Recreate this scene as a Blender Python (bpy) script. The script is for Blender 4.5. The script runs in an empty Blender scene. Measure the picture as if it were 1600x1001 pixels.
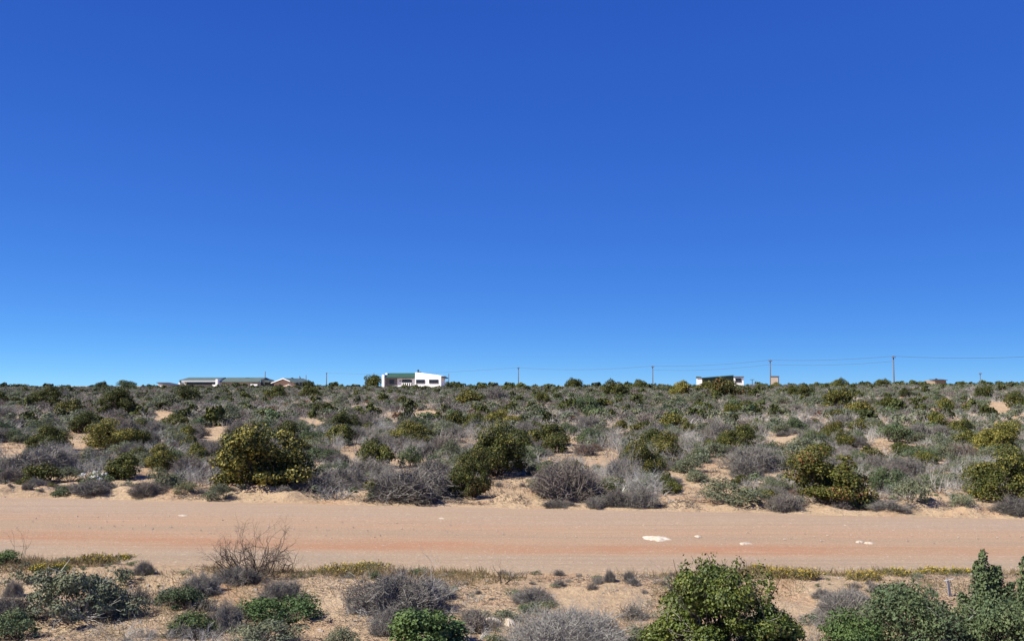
import bpy, math, random
import numpy as np

SC = bpy.context.scene
COL = SC.collection
R = math.radians
rng = np.random.default_rng(11)

# ------------------------------------------------------------------ camera model
F, W0, H0 = 1570.0, 1600.0, 1001.0
EYE = 2.4
YH = 602.0
TH = math.atan((YH - H0 / 2) / F)

def ray(px, py):
    a, b = (px - W0 / 2) / F, (H0 / 2 - py) / F
    return np.array([a, math.cos(TH) - b * math.sin(TH), math.sin(TH) + b * math.cos(TH)])

def project(x, y, z):
    dz = z - EYE
    fw = y * math.cos(TH) + dz * math.sin(TH)
    up = -y * math.sin(TH) + dz * math.cos(TH)
    return W0 / 2 + F * x / fw, H0 / 2 - F * up / fw

# ------------------------------------------------------------------ noise + terrain
_LAT = np.random.default_rng(5).random((256, 256))
def vnoise(x, y):
    x = np.asarray(x, float); y = np.asarray(y, float)
    xi = np.floor(x).astype(int); yi = np.floor(y).astype(int)
    fx = x - xi; fy = y - yi
    fx = fx * fx * (3 - 2 * fx); fy = fy * fy * (3 - 2 * fy)
    g = lambda a, b: _LAT[a & 255, b & 255]
    return ((g(xi, yi) * (1 - fx) + g(xi + 1, yi) * fx) * (1 - fy)
            + (g(xi, yi + 1) * (1 - fx) + g(xi + 1, yi + 1) * fx) * fy)

def fbm(x, y, o=4):
    s = 0; a = .5
    for i in range(o):
        s = s + a * vnoise(x * 2 ** i + 17 * i, y * 2 ** i + 31 * i); a *= .5
    return s

def y_near(x):
    x = np.asarray(x, float)
    return np.where(x < 0, 13.05 - .13 * x, 13.05 + 0.01 * x) + .22 * (fbm(x * .6 + 9, x * 0 + 3, 3) - .45)

def y_far(x):
    x = np.asarray(x, float)
    return 19.95 - .18 * x + .35 * (fbm(x * .45 + 40, x * 0 + 8, 3) - .45)

def sstep(a, b, x):
    t = np.clip((x - a) / (b - a), 0, 1)
    return t * t * (3 - 2 * t)

def terrain(x, y):
    x = np.asarray(x, float); y = np.asarray(y, float)
    yn, yf = y_near(x), y_far(x)
    t = np.clip((y - 24) / 92, 0, 1)
    rise = 1.86 * (1 - (1 - t) ** 2.1)
    rise = rise * (1 - .0) + .30 * sstep(0, 60, x) * sstep(60, 116, y) - .0 * x
    drop = 0.0042 * np.clip(y - 122, 0, 230) + .0004 * np.clip(y - 300, 0, 4000)
    z = rise - drop
    onroad = sstep(-.25, .25, y - yn) * (1 - sstep(-.35, .35, y - yf))
    off = 1 - onroad
    z = z + off * (.16 * (fbm(x * .35, y * .35, 3) - .45) * sstep(18, 26, np.abs(y - 0) + 8 * (y < 14)))
    z = z + off * np.where(y < 60, .10 * (fbm(x * 1.7 + 5, y * 1.7, 4) - .45), 0)
    z = z + .012 * (fbm(x * 4, y * 4, 2) - .4)
    # sandy windrow along the far edge, low bank along the near edge
    b = y - yf - .75
    z = z + (.06 + .55 * np.clip(fbm(x * 1.5 + 3, y * 1.6, 4) - .36, 0, 1)) * np.exp(-(b / .75) ** 2) * off
    z = z + .09 * np.exp(-((y - yn + .9) / .6) ** 2) * off
    # mounds in the scrub
    z = z + .5 * (fbm(x * .11 + 60, y * .11, 2) - .38) * sstep(26, 45, y) * (1 - sstep(90, 116, y))
    return z

def hit(px, py):
    d = ray(px, py)
    t = np.geomspace(4, 400, 6000)
    p = np.array([0, 0, EYE])[None] + d[None] * t[:, None]
    below = p[:, 2] < terrain(p[:, 0], p[:, 1])
    k = np.argmax(below)
    if not below[k] or p[k, 1] > 118:
        return None
    return p[k]

def seat(x, y, w):
    xs = np.array([x, x - .38 * w, x + .38 * w, x, x - .2 * w, x + .2 * w]); ys = np.array([y, y, y, y - .38 * w, y - .3 * w, y - .3 * w])
    t = terrain(xs, ys); return .4 * float(t[0]) + .6 * float(t.min()) - .02
def gz(x, y):
    return float(terrain(np.array([x]), np.array([y]))[0])

# ------------------------------------------------------------------ mesh helpers
def new_mesh(name, V, Q, mats=(), mi=None, smooth=False, tone=None):
    V = np.asarray(V, np.float32).reshape(-1, 3); Q = np.asarray(Q, np.int32).reshape(-1, 4)
    me = bpy.data.meshes.new(name)
    me.vertices.add(len(V)); me.vertices.foreach_set('co', V.ravel())
    me.loops.add(Q.size); me.loops.foreach_set('vertex_index', Q.ravel())
    me.polygons.add(len(Q))
    me.polygons.foreach_set('loop_start', np.arange(len(Q), dtype=np.int32) * 4)
    for m in mats: me.materials.append(m)
    if mi is not None: me.polygons.foreach_set('material_index', np.asarray(mi, np.int32))
    if tone is not None:
        a = me.attributes.new('tone', 'FLOAT', 'POINT'); a.data.foreach_set('value', np.asarray(tone, np.float32))
    me.update(calc_edges=True)
    me.polygons.foreach_set('use_smooth', np.full(len(Q), smooth))
    return me

def unit(v):
    return v / np.maximum(np.linalg.norm(v, axis=-1, keepdims=True), 1e-9)

def leaves(P, N, L, WD, g):
    """one folded diamond leaf per point: P position, N facing, L length, WD width"""
    n = len(P)
    N = unit(N); a = unit(np.cross(N, g.normal(size=(n, 3)))); b = np.cross(N, a)
    L = np.asarray(L).reshape(-1, 1) * np.ones((n, 1)); WD = np.asarray(WD).reshape(-1, 1) * np.ones((n, 1))
    v = np.stack([P - a * L * .5, P + b * WD * .5 + N * WD * .18, P + a * L * .5, P - b * WD * .5 + N * WD * .18], 1)
    q = np.arange(n * 4).reshape(n, 4)
    return v.reshape(-1, 3), q

def tubes(P0, P1, R0, R1, g=None):
    P0 = np.asarray(P0); P1 = np.asarray(P1); n = len(P0)
    ax = unit(P1 - P0)
    ref = np.where(np.abs(ax[:, 2:3]) > .9, np.array([[1., 0, 0]]), np.array([[0, 0, 1.]]))
    a = unit(np.cross(ax, ref)); b = np.cross(ax, a)
    R0 = np.asarray(R0).reshape(-1, 1) * np.ones((n, 1)); R1 = np.asarray(R1).reshape(-1, 1) * np.ones((n, 1))
    vs = []
    for P, Rr in ((P0, R0), (P1, R1)):
        for k in range(3):
            c, s = math.cos(k * 2.0944), math.sin(k * 2.0944)
            vs.append(P + (a * c + b * s) * Rr)
    v = np.stack(vs, 1)
    base = np.arange(n)[:, None] * 6
    q = np.concatenate([base + np.array([[k, (k + 1) % 3, 3 + (k + 1) % 3, 3 + k]]) for k in range(3)], 0)
    return v.reshape(-1, 3), q

def merge(parts):
    V, Q, M = [], [], []; o = 0
    for v, q, m in parts:
        V.append(v); Q.append(q + o); M.append(np.full(len(q), m)); o += len(v)
    return np.concatenate(V), np.concatenate(Q), np.concatenate(M)

def grow(g, stems, levels, spread, len0, r0, nb=3, wob=.35, upb=.25, shrink=.68, segs=3, base_r=.05):
    P0, P1, A, B = [], [], [], []
    def br(p, d, ln, r, lv):
        pts = [p]
        for s in range(segs):
            d = d + g.normal(size=3) * wob; d[2] += upb * .3; d = d / np.linalg.norm(d)
            q = p + d * ln / segs
            if q[2] < .01: q[2] = .01 + g.random() * .02
            ra = r * (1 - .55 * s / segs); rb = r * (1 - .55 * (s + 1) / segs)
            P0.append(p); P1.append(q); A.append(ra); B.append(rb)
            p = q; pts.append(p)
            if lv > 0 and s >= (1 if lv == levels else 0):
                for k in range(max(1, int(nb * (.5 + g.random()) / 2))):
                    dd = d + g.normal(size=3) * .75
                    br(p, dd / np.linalg.norm(dd), ln * shrink * (.6 + .6 * g.random()), rb * .72, lv - 1)
    for i in range(stems):
        an = 2 * math.pi * (i + g.random()) / stems
        el = spread * (.35 + .65 * g.random())
        d = np.array([math.cos(an) * math.sin(el), math.sin(an) * math.sin(el), math.cos(el)])
        p = np.array([math.cos(an) * base_r, math.sin(an) * base_r, -.03])
        br(p, d, len0 * (.7 + .5 * g.random()), r0 * (.7 + .5 * g.random()), levels)
    return np.array(P0), np.array(P1), np.array(A), np.array(B)

# ------------------------------------------------------------------ node helpers
class NT:
    def __init__(self, name):
        m = bpy.data.materials.new(name); m.use_nodes = True
        self.m = m; self.t = m.node_tree; self.t.nodes.clear()
        self.out = self.t.nodes.new('ShaderNodeOutputMaterial')
    def n(self, typ, **kw):
        nd = self.t.nodes.new('ShaderNode' + typ)
        for k, v in kw.items():
            if k.startswith('i_'):
                key = k[2:]; key = int(key) if key.isdigit() else key.replace('_', ' ')
                self.set(nd.inputs[key], v)
            else: setattr(nd, k, v)
        return nd
    def set(self, sock, v):
        if isinstance(v, bpy.types.NodeSocket): self.t.links.new(v, sock)
        else: sock.default_value = v
    def math(self, op, a, b=0.0, clamp=False):
        nd = self.n('Math', operation=op, use_clamp=clamp); self.set(nd.inputs[0], a); self.set(nd.inputs[1], b); return nd.outputs[0]
    def mix(self, f, a, b, mode='MIX'):
        nd = self.n('Mix', data_type='RGBA', blend_type=mode)
        self.set(nd.inputs[0], f)
        for s, v in ((6, a), (7, b)):
            self.set(nd.inputs[s], (*v, 1) if isinstance(v, tuple) and len(v) == 3 else v)
        return nd.outputs[2]
    def ramp(self, f, stops, interp='LINEAR'):
        nd = self.n('ValToRGB'); self.set(nd.inputs[0], f); e = nd.color_ramp.elements; nd.color_ramp.interpolation = interp
        while len(e) < len(stops): e.new(.5)
        for el, (p, c) in zip(e, stops):
            el.position = p; el.color = (*c, 1) if isinstance(c, tuple) else (c, c, c, 1)
        return nd.outputs[0]
    def noise(self, vec, scale, detail=4, rough=.55, dist=0.0):
        nd = self.n('TexNoise'); self.set(nd.inputs['Vector'], vec)
        nd.inputs['Scale'].default_value = scale; nd.inputs['Detail'].default_value = detail
        nd.inputs['Roughness'].default_value = rough; nd.inputs['Distortion'].default_value = dist
        return nd.outputs[0]
    def coord(self, kind='Object'): return self.n('TexCoord').outputs[kind]
    def attr(self, name, typ='GEOMETRY'): return self.n('Attribute', attribute_type=typ, attribute_name=name).outputs['Fac']
    def island(self): return self.n('NewGeometry').outputs['Random Per Island']
    def finish(self, color, rough=.8, bump=None, bstr=.3, bdist=.02, spec=.3, transl=0.0, metal=0.0, k=.72):
        if k != 1: color = self.mix(1.0, color, (k, k, k), 'MULTIPLY')
        p = self.n('BsdfPrincipled'); self.set(p.inputs['Base Color'], (*color, 1) if isinstance(color, tuple) and len(color) == 3 else color)
        self.set(p.inputs['Roughness'], rough); p.inputs['Specular IOR Level'].default_value = spec; p.inputs['Metallic'].default_value = metal
        if bump is not None:
            b = self.n('Bump'); b.inputs['Strength'].default_value = bstr; b.inputs['Distance'].default_value = bdist
            self.set(b.inputs['Height'], bump); self.t.links.new(b.outputs[0], p.inputs['Normal'])
        sh = p.outputs[0]
        if transl > 0:
            tr = self.n('BsdfTranslucent'); self.set(tr.inputs[0], color)
            mx = self.n('MixShader'); mx.inputs[0].default_value = transl
            self.t.links.new(sh, mx.inputs[1]); self.t.links.new(tr.outputs[0], mx.inputs[2]); sh = mx.outputs[0]
        self.t.links.new(sh, self.out.inputs[0])
        return self.m

def leaf_mat(name, dark, light, yellow, brown, transl=.09, rough=.6, spec=.25, base_y=.15, base_b=.05):
    t = NT(name)
    isl = t.island(); co = t.coord()
    tone = t.math('FRACT', t.math('ADD', t.n('ObjectInfo').outputs['Random'], t.attr('tone')))
    c = t.mix(t.math('ADD', t.math('MULTIPLY', isl, .55), t.math('MULTIPLY', tone, .45)), dark, light)
    cool = t.ramp(t.noise(co, 2.1, 2), [(.42, 0.), (.60, 1.)])
    c = t.mix(t.math('MULTIPLY', cool, .55), c, t.mix(1.0, c, (.55, .74, 1.0), 'MULTIPLY'))
    nz = t.noise(co, 3.0, 3)
    yf = t.math('ADD', t.attr('yellowing', 'OBJECT'), base_y)
    thr = t.math('SUBTRACT', 1.0, yf)
    r2 = t.math('FRACT', t.math('MULTIPLY', isl, 17.31))
    sc = t.math('ADD', t.math('MULTIPLY', r2, .55), t.math('MULTIPLY', nz, .7))
    ym = t.math('MULTIPLY', t.math('SUBTRACT', sc, thr), 4.0, True)
    c = t.mix(ym, c, yellow)
    nb = t.noise(co, 2.2, 2); r3 = t.math('FRACT', t.math('MULTIPLY', isl, 41.7))
    bf = t.math('SUBTRACT', 1.0, t.math('ADD', t.attr('browning', 'OBJECT'), base_b))
    bm = t.math('MULTIPLY', t.math('SUBTRACT', t.math('ADD', t.math('MULTIPLY', r3, .45), t.math('MULTIPLY', nb, .8)), bf), 5.0, True)
    c = t.mix(bm, c, brown)
    return t.finish(c, rough, spec=spec, transl=transl)

def twig_mat(name, a, b, c3=None):
    t = NT(name)
    isl = t.island()
    tone = t.math('FRACT', t.math('ADD', t.n('ObjectInfo').outputs['Random'], t.attr('tone')))
    c = t.mix(t.math('ADD', t.math('MULTIPLY', isl, .6), t.math('MULTIPLY', tone, .4)), a, b)
    if c3: c = t.mix(t.ramp(t.math('FRACT', t.math('MULTIPLY', tone, 5.7)), [(.55, 0.), (.85, 1.)]), c, c3)
    return t.finish(c, .9, spec=.15)

M = {}
M['olive'] = leaf_mat('olive_leaf', (.018, .028, .007), (.15, .16, .026), (.42, .35, .07), (.24, .10, .035), base_y=.13)
M['glossy'] = leaf_mat('glossy_leaf', (.018, .036, .008), (.155, .195, .028), (.30, .30, .055), (.30, .13, .04), base_y=.18, base_b=.0, rough=.5, spec=.3)
M['green'] = leaf_mat('fresh_leaf', (.045, .09, .024), (.15, .22, .06), (.19, .21, .06), (.22, .16, .08), base_y=.10)
M['sage'] = leaf_mat('sage_leaf', (.105, .12, .066), (.31, .32, .19), (.24, .22, .08), (.19, .14, .09), base_y=.10, rough=.75, spec=.2)
M['blue'] = leaf_mat('bluegreen_leaf', (.045, .075, .030), (.19, .235, .10), (.22, .22, .08), (.16, .12, .08), base_y=.08, rough=.65, spec=.25)
M['rust'] = leaf_mat('rust_leaf', (.16, .075, .04), (.34, .17, .095), (.30, .20, .10), (.20, .10, .06), rough=.85, spec=.1)
M['twig'] = twig_mat('pale_twig', (.20, .19, .172), (.66, .64, .59), (.38, .35, .31))
M['brush'] = twig_mat('brown_twig', (.12, .107, .094), (.32, .295, .262), (.24, .205, .175))
M['bark'] = twig_mat('dark_bark', (.07, .055, .045), (.17, .13, .10))
M['black'] = twig_mat('burnt_twig', (.035, .03, .028), (.08, .07, .065))
M['straw'] = twig_mat('dry_straw', (.20, .14, .07), (.36, .27, .14), (.16, .15, .07))
M['litter'] = twig_mat('litter_twig', (.08, .06, .05), (.24, .20, .17))
M['flower'] = twig_mat('yellow_petal', (.42, .31, .03), (.62, .48, .05))
M['white_petal'] = twig_mat('white_petal', (.75, .75, .68), (.85, .85, .8))

def sand_mat():
    t = NT('sand')
    co = t.coord()
    c = t.mix(t.ramp(t.noise(co, .35, 4), [(.35, 0.), (.65, 1.)]), (.50, .355, .225), (.60, .46, .315))
    c = t.mix(t.math('MULTIPLY', t.ramp(t.noise(co, 1.1, 5, .6), [(.52, 0.), (.68, 1.)]), .55), c, (.52, .27, .15))
    c = t.mix(t.math('MULTIPLY', t.ramp(t.noise(co, 2.6, 6, .7), [(.5, 0.), (.62, 1.)]), .45), c, (.33, .235, .16))
    c = t.mix(t.math('MULTIPLY', t.ramp(t.noise(co, 70, 3, .7), [(.40, 1.), (.56, 0.)]), .4), c, (.27, .20, .145))
    c = t.mix(t.math('MULTIPLY', t.ramp(t.noise(co, 38, 3, .7), [(.56, 0.), (.66, 1.)]), .5), c, (.70, .58, .45))
    c = t.mix(t.math('MULTIPLY', t.ramp(t.noise(co, 14, 5, .75), [(.50, 0.), (.62, 1.)]), .45), c, (.30, .215, .15))
    h = t.math('ADD', t.math('MULTIPLY', t.noise(co, 7, 6, .7), 1.3), t.math('MULTIPLY', t.noise(co, 60, 3, .7), .25))
    return t.finish(t.mix(1.0, c, (1.0, .985, .93), 'MULTIPLY'), .95, h, .8, .09, spec=.1, k=.80)
M['sand'] = sand_mat()

def road_mat():
    t = NT('dirt_road_surface')
    co = t.coord()
    uv = t.n('UVMap').outputs[0]
    s = t.n('SeparateXYZ', i_0=uv)
    stretch = t.n('Mapping', i_Vector=co); stretch.inputs['Scale'].default_value = (.16, 1.4, 1)
    st = t.noise(stretch.outputs[0], 1.0, 5, .6)
    wob = t.math('MULTIPLY', t.math('SUBTRACT', st, .5), .30)
    w = t.math('ADD', s.outputs[1], wob)
    c = t.ramp(w, [(0., (.36, .285, .215)), (.12, (.40, .315, .24)), (.19, (.44, .29, .195)), (.255, (.44, .225, .13)), (.31, (.45, .235, .14)),
                   (.38, (.46, .295, .195)), (.46, (.39, .285, .205)), (.55, (.47, .305, .205)), (.63, (.44, .30, .21)), (.74, (.415, .315, .245)), (.9, (.43, .325, .25)), (1., (.50, .36, .235))])
    c = t.mix(t.math('MULTIPLY', t.ramp(t.noise(co, .5, 4, .6), [(.42, 0.), (.62, 1.)]), .5), c, (.435, .315, .215))
    st2 = t.n('Mapping', i_Vector=co); st2.inputs['Scale'].default_value = (.5, 7.0, 1)
    c = t.mix(t.math('MULTIPLY', t.ramp(t.noise(st2.outputs[0], 1.2, 5, .6), [(.45, 0.), (.7, 1.)]), .35), c, (.38, .27, .19))
    c = t.mix(t.math('MULTIPLY', t.ramp(t.noise(st2.outputs[0], .9, 5, .6, .4), [(.62, 0.), (.75, 1.)]), .5), c, (.60, .45, .34))
    c = t.mix(t.math('MULTIPLY', t.ramp(t.noise(co, 26, 4, .75), [(.38, 1.), (.56, 0.)]), .5), c, (.26, .20, .155))
    c = t.mix(t.math('MULTIPLY', t.ramp(t.noise(co, 17, 4, .75), [(.58, 0.), (.68, 1.)]), .7), c, (.66, .56, .46))
    tr = t.n('Mapping', i_Vector=co); tr.inputs['Scale'].default_value = (.07, 3.2, 1)
    c = t.mix(t.math('MULTIPLY', t.ramp(t.noise(tr.outputs[0], 2.2, 3, .6), [(.50, 0.), (.64, 1.)]), .45), c, (.33, .235, .17))
    h = t.math('ADD', t.noise(st2.outputs[0], 3, 5, .6), t.math('MULTIPLY', t.noise(co, 34, 4, .75), .5))
    return t.finish(t.mix(1.0, c, (.98, .965, .915), 'MULTIPLY'), .95, h, .7, .045, spec=.1, k=.80)
M['road'] = road_mat()

def plain(name, a, b, scale=6, rough=.7, bump=None, metal=0.0, spec=.3):
    t = NT(name); co = t.coord()
    n = t.noise(co, scale, 5, .6)
    return t.finish(t.mix(t.ramp(n, [(.35, 0.), (.7, 1.)]), a, b), rough, n if bump else None, bump or 0, .02, spec=spec, metal=metal, k=1)
def sheet(name, a, b, pitch=.25):
    t = NT(name); co = t.coord()
    s = t.n('SeparateXYZ', i_0=co)
    wv = t.math('SINE', t.math('MULTIPLY', s.outputs[0], 2 * math.pi / pitch))
    c = t.mix(t.ramp(t.noise(co, .8, 5, .6), [(.35, 0.), (.7, 1.)]), a, b)
    return t.finish(c, .55, wv, .5, .02, spec=.35)
M['white_wall'] = plain('white_plaster', (.80, .81, .81), (.86, .86, .86), 2)
M['cream_wall'] = plain('pale_plaster', (.40, .38, .35), (.46, .43, .4), 2)
M['peach_wall'] = plain('peach_plaster', (.46, .34, .25), (.50, .38, .29), 2)
M['stone_wall'] = plain('dark_stone', (.10, .10, .11), (.26, .25, .25), 5, bump=.5)
M['brick_wall'] = plain('pale_brick', (.32, .27, .23), (.38, .33, .28), 4)
M['tan_wall'] = plain('tan_wall', (.22, .17, .12), (.28, .22, .16), 4)
M['green_roof'] = sheet('green_roof_sheet', (.035, .095, .055), (.05, .12, .07))
M['teal_roof'] = sheet('weathered_green_roof_sheet', (.10, .15, .125), (.14, .18, .155))
M['dark_green'] = sheet('dark_green_sheet', (.02, .06, .05), (.035, .085, .07))
M['dark_roof'] = sheet('dark_roof_sheet', (.06, .055, .05), (.09, .085, .08))
M['dark_trim'] = plain('dark_trim', (.03, .04, .05), (.05, .06, .07))  # real trim; also used as painted shade on the long house
M['white_trim'] = plain('white_trim', (.72, .72, .72), (.8, .8, .8))
M['grey_trim'] = plain('pale_fascia', (.42, .46, .48), (.5, .53, .55))
M['glass'] = plain('dark_glass', (.012, .014, .018), (.02, .022, .028), 2, rough=.12, spec=.6)
M['pole_wood'] = plain('weathered_pole', (.075, .065, .06), (.13, .115, .105), 8)
M['wire'] = plain('wire_metal', (.04, .05, .07), (.07, .08, .10))
M['insulator'] = plain('insulator_ceramic', (.10, .09, .09), (.16, .15, .15))
M['limestone'] = plain('white_limestone', (.36, .29, .22), (.60, .55, .47), 11, rough=.95, bump=.4, spec=.1)
M['dull_limestone'] = plain('dull_limestone', (.32, .26, .20), (.46, .40, .33), 14, rough=.95, bump=.5, spec=.1)
M['stake_wood'] = plain('grey_stake_wood', (.30, .29, .29), (.42, .41, .40), 14)
M['pebble'] = twig_mat('pebble_stone', (.26, .20, .155), (.58, .49, .40), (.72, .66, .58))

# ------------------------------------------------------------------ object helpers
def link(name, me, parent=None):
    o = bpy.data.objects.new(name, me); COL.objects.link(o)
    if parent is not None: o.parent = parent
    return o
def tag(o, label=None, cat=None, group=None, kind=None):
    if label: o['label'] = label
    if cat: o['category'] = cat
    if group: o['group'] = group
    if kind: o['kind'] = kind
    return o
def thing(name, label, cat, loc=(0, 0, 0), rz=0., group=None):
    o = bpy.data.objects.new(name, None); COL.objects.link(o); o.location = loc; o.rotation_euler = (0, 0, rz)
    o.empty_display_size = .2
    return tag(o, label, cat, group)

def boxes(lst):
    V, Q = [], []
    for (x0, x1, y0, y1, z0, z1) in lst:
        b = len(V)
        V += [(x0, y0, z0), (x1, y0, z0), (x1, y1, z0), (x0, y1, z0), (x0, y0, z1), (x1, y0, z1), (x1, y1, z1), (x0, y1, z1)]
        Q += [[b + i for i in f] for f in ((0, 3, 2, 1), (4, 5, 6, 7), (0, 1, 5, 4), (1, 2, 6, 5), (2, 3, 7, 6), (3, 0, 4, 7))]
    return V, Q
def box_part(name, lst, mat, parent):
    V, Q = boxes(lst); return link(name, new_mesh(name, V, Q, [M[mat]]), parent)
def poly_prism(name, prof, a0, a1, mat, parent, axis='y'):
    """quad profile (4 points, (x,z) for axis y or (y,z) for axis x) swept from a0 to a1"""
    P = []
    for a in (a0, a1):
        for (u, z) in prof: P.append((u, a, z) if axis == 'y' else (a, u, z))
    Q = [(0, 1, 2, 3), (7, 6, 5, 4)] + [(i, 4 + i, 4 + (i + 1) % 4, (i + 1) % 4) for i in range(4)]
    me = new_mesh(name, P, Q, [M[mat]])
    import bmesh
    bm = bmesh.new(); bm.from_mesh(me); bmesh.ops.recalc_face_normals(bm, faces=bm.faces); bm.to_mesh(me); bm.free()
    return link(name, me, parent)
def window(parent, x0, x1, z0, z1, y, mull=1, frame='white_trim', name='window'):
    f = .07
    fr = [(x0, x1, y - .05, y + .03, z1 - f, z1), (x0, x1, y - .05, y + .03, z0, z0 + f), (x0, x0 + f, y - .05, y + .03, z0 + f, z1 - f), (x1 - f, x1, y - .05, y + .03, z0 + f, z1 - f)]
    for k in range(1, mull + 1):
        c = x0 + (x1 - x0) * k / (mull + 1); fr.append((c - .025, c + .025, y - .045, y + .03, z0 + f, z1 - f))
    w = box_part(name, fr, frame, parent)
    box_part('pane', [(x0 + f, x1 - f, y - .03, y + .02, z0 + f, z1 - f)], 'glass', w)
    return w

# ------------------------------------------------------------------ ground + road
def build_ground():
    ys = [-14.0]
    while ys[-1] < 4500:
        y = ys[-1]
        if y < 4: s = .5
        elif y < 25: s = .055
        else: s = max(.055, (y - 20) * .012)
        ys.append(y + s)
    ys = np.array(ys); nc = 430
    u = np.linspace(-1, 1, nc)
    hw = np.maximum(16, ys * .72 + 5)
    X = u[None, :] * hw[:, None]; Y = np.repeat(ys[:, None], nc, 1)
    Z = terrain(X, Y)
    onroad = sstep(.0, .5, Y - y_near(X)) * (1 - sstep(-.5, .0, Y - y_far(X)))
    Z = Z - .05 * onroad
    i = np.arange((len(ys) - 1) * (nc - 1)); r = i // (nc - 1); c = i % (nc - 1); b = r * nc + c
    Q = np.stack([b, b + 1, b + nc + 1, b + nc], 1)
    o = link('ground', new_mesh('ground', np.stack([X, Y, Z], -1), Q, [M['sand']], smooth=True)); tag(o, kind='structure')
    # road sheet
    xs = np.arange(-70, 70.01, .12); vs = np.linspace(-.06, 1.06, 84)
    X = np.repeat(xs[:, None], len(vs), 1); yn = y_near(X); yf = y_far(X)
    Y = yn + (yf - yn) * vs[None]
    e = np.minimum(vs, 1 - vs)[None] * np.ones_like(X)
    Z = .016 + .012 * (fbm(X * 1.3, Y * 5, 3) - .45) + .02 * np.sin(vs * 9.4)[None] - .16 * np.clip(.03 - e, 0, 1) / .09 * (1.0) + .03 * (fbm(X * 1.2 + 70, Y * 1.2, 3) - .45) * (e < .06)
    n1, n2 = X.shape
    i = np.arange((n1 - 1) * (n2 - 1)); r = i // (n2 - 1); c = i % (n2 - 1); b = r * n2 + c
    Q = np.stack([b, b + n2, b + n2 + 1, b + 1], 1)
    me = new_mesh('road', np.stack([X, Y, Z], -1), Q, [M['road']], smooth=True)
    uvl = me.uv_layers.new(name='UVMap')
    UV = np.stack([X / 7, np.repeat(vs[None], n1, 0)], -1).reshape(-1, 2)
    uvl.data.foreach_set('uv', UV[Q.ravel()].astype(np.float32).ravel())
    o = link('road', me); tag(o, kind='structure')
build_ground()

# ------------------------------------------------------------------ shrub prototypes (unit width, unit height)
def norm(parts):
    allv = np.concatenate([p[0] for p in parts])
    lo = np.quantile(allv, .008, 0); hi = np.quantile(allv, .992, 0)
    cx, cy = (lo[0] + hi[0]) / 2, (lo[1] + hi[1]) / 2
    sx, sy, sz = 1 / (hi[0] - lo[0]), .9 / (hi[1] - lo[1]), 1 / hi[2]
    s = np.array([sx, sy, sz])
    return [((v - np.array([cx, cy, 0])) * s, q, m) for v, q, m in parts]

def crown(g, n, nl, ll, lw, asp=.65, low=0, lob=(.15, .27), inner=.16, flat=.0, jit=.8, core=220, zlow=-.25):
    C, Rr = [], []
    for i in range(nl):
        an = g.random() * 2 * math.pi; u = g.random() ** .7
        el = math.asin(min(1, .03 + .97 * u))
        rad = .36 * (.6 + .55 * g.random())
        C.append((rad * math.cos(an) * math.cos(el) * 1.15, rad * math.sin(an) * math.cos(el), asp * (.26 + .48 * math.sin(el) * (.6 + .55 * g.random()))))
        Rr.append(lob[0] + (lob[1] - lob[0]) * g.random())
    # skirt
    for i in range(max(3, nl // 3)):
        an = g.random() * 2 * math.pi; C.append((.36 * math.cos(an), .33 * math.sin(an), asp * .2)); Rr.append(lob[0] * (.8 + .4 * g.random()))
    for i in range(low):
        an = g.random() * 2 * math.pi; q = .40 * math.sqrt(g.random()); C.append((q * math.cos(an), q * math.sin(an), asp * (.10 + .28 * g.random()))); Rr.append(lob[0] + (lob[1] - lob[0]) * g.random())
    C = np.array(C); Rr = np.array(Rr)
    a0 = g.random() * 6.283; cw = np.cos(np.arctan2(C[:, 1], C[:, 0]) - a0); C[:, 2] *= 1 + .30 * cw * (np.hypot(C[:, 0], C[:, 1]) / .36); Rr = Rr * (.72 + .5 * g.random(len(Rr)))
    k = g.choice(len(C), n, p=Rr ** 2 / np.sum(Rr ** 2))
    d = unit(g.normal(size=(n, 3))); d[:, 2] = np.where(d[:, 2] < zlow, -d[:, 2] * .6, d[:, 2]); d = unit(d)
    rr = Rr[k] * np.where(g.random(n) < inner, g.random(n) * .8, .82 + .30 * g.random(n) ** 2)
    # twiggy tufts: leaves gather in small bunches
    bunch = unit(g.normal(size=(260, 3)))
    d = unit(d + .35 * bunch[g.integers(0, 260, n)])
    P = C[k] + d * rr[:, None] * np.array([1, 1, .82])
    P[:, 2] = np.where(P[:, 2] < .015, .015 + .12 * g.random(n), P[:, 2])
    N = d + g.normal(size=(n, 3)) * jit * .62
    sz = .4 + 1.1 * g.random(n)
    v1 = leaves(P, N, ll * sz, lw * sz, g)
    kc = g.choice(len(C), core)
    Pc = C[kc] + unit(g.normal(size=(core, 3))) * Rr[kc][:, None] * .6 * g.random((core, 1)); Pc[:, 2] = np.maximum(Pc[:, 2] * .9, .03)
    v2 = leaves(Pc, g.normal(size=(core, 3)), ll * 1.7, lw * 1.9, g)
    return merge([(*v1, 0), (*v2, 0)])[:2], C

def to_tips(g, C, r=.012, every=1):
    """branches from the foot to the lobes"""
    P0, P1, A, B = [], [], [], []
    for c in C[::every]:
        p = np.array([.03 * g.normal(), .03 * g.normal(), -.02]); n = 5
        for s in range(n):
            t = (s + 1) / n
            q = c * np.array([t ** .8, t ** .8, t ** 1.1]) + g.normal(size=3) * .018
            P0.append(p); P1.append(q); A.append(r * (1 - .7 * s / n)); B.append(r * (1 - .7 * t)); p = q
        for j in range(4):
            q = p + unit(g.normal(size=3) + np.array([c[0], c[1], .3])) * .13
            P0.append(p); P1.append(q); A.append(r * .3); B.append(r * .15)
    return tubes(np.array(P0), np.array(P1), A, B)

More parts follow.
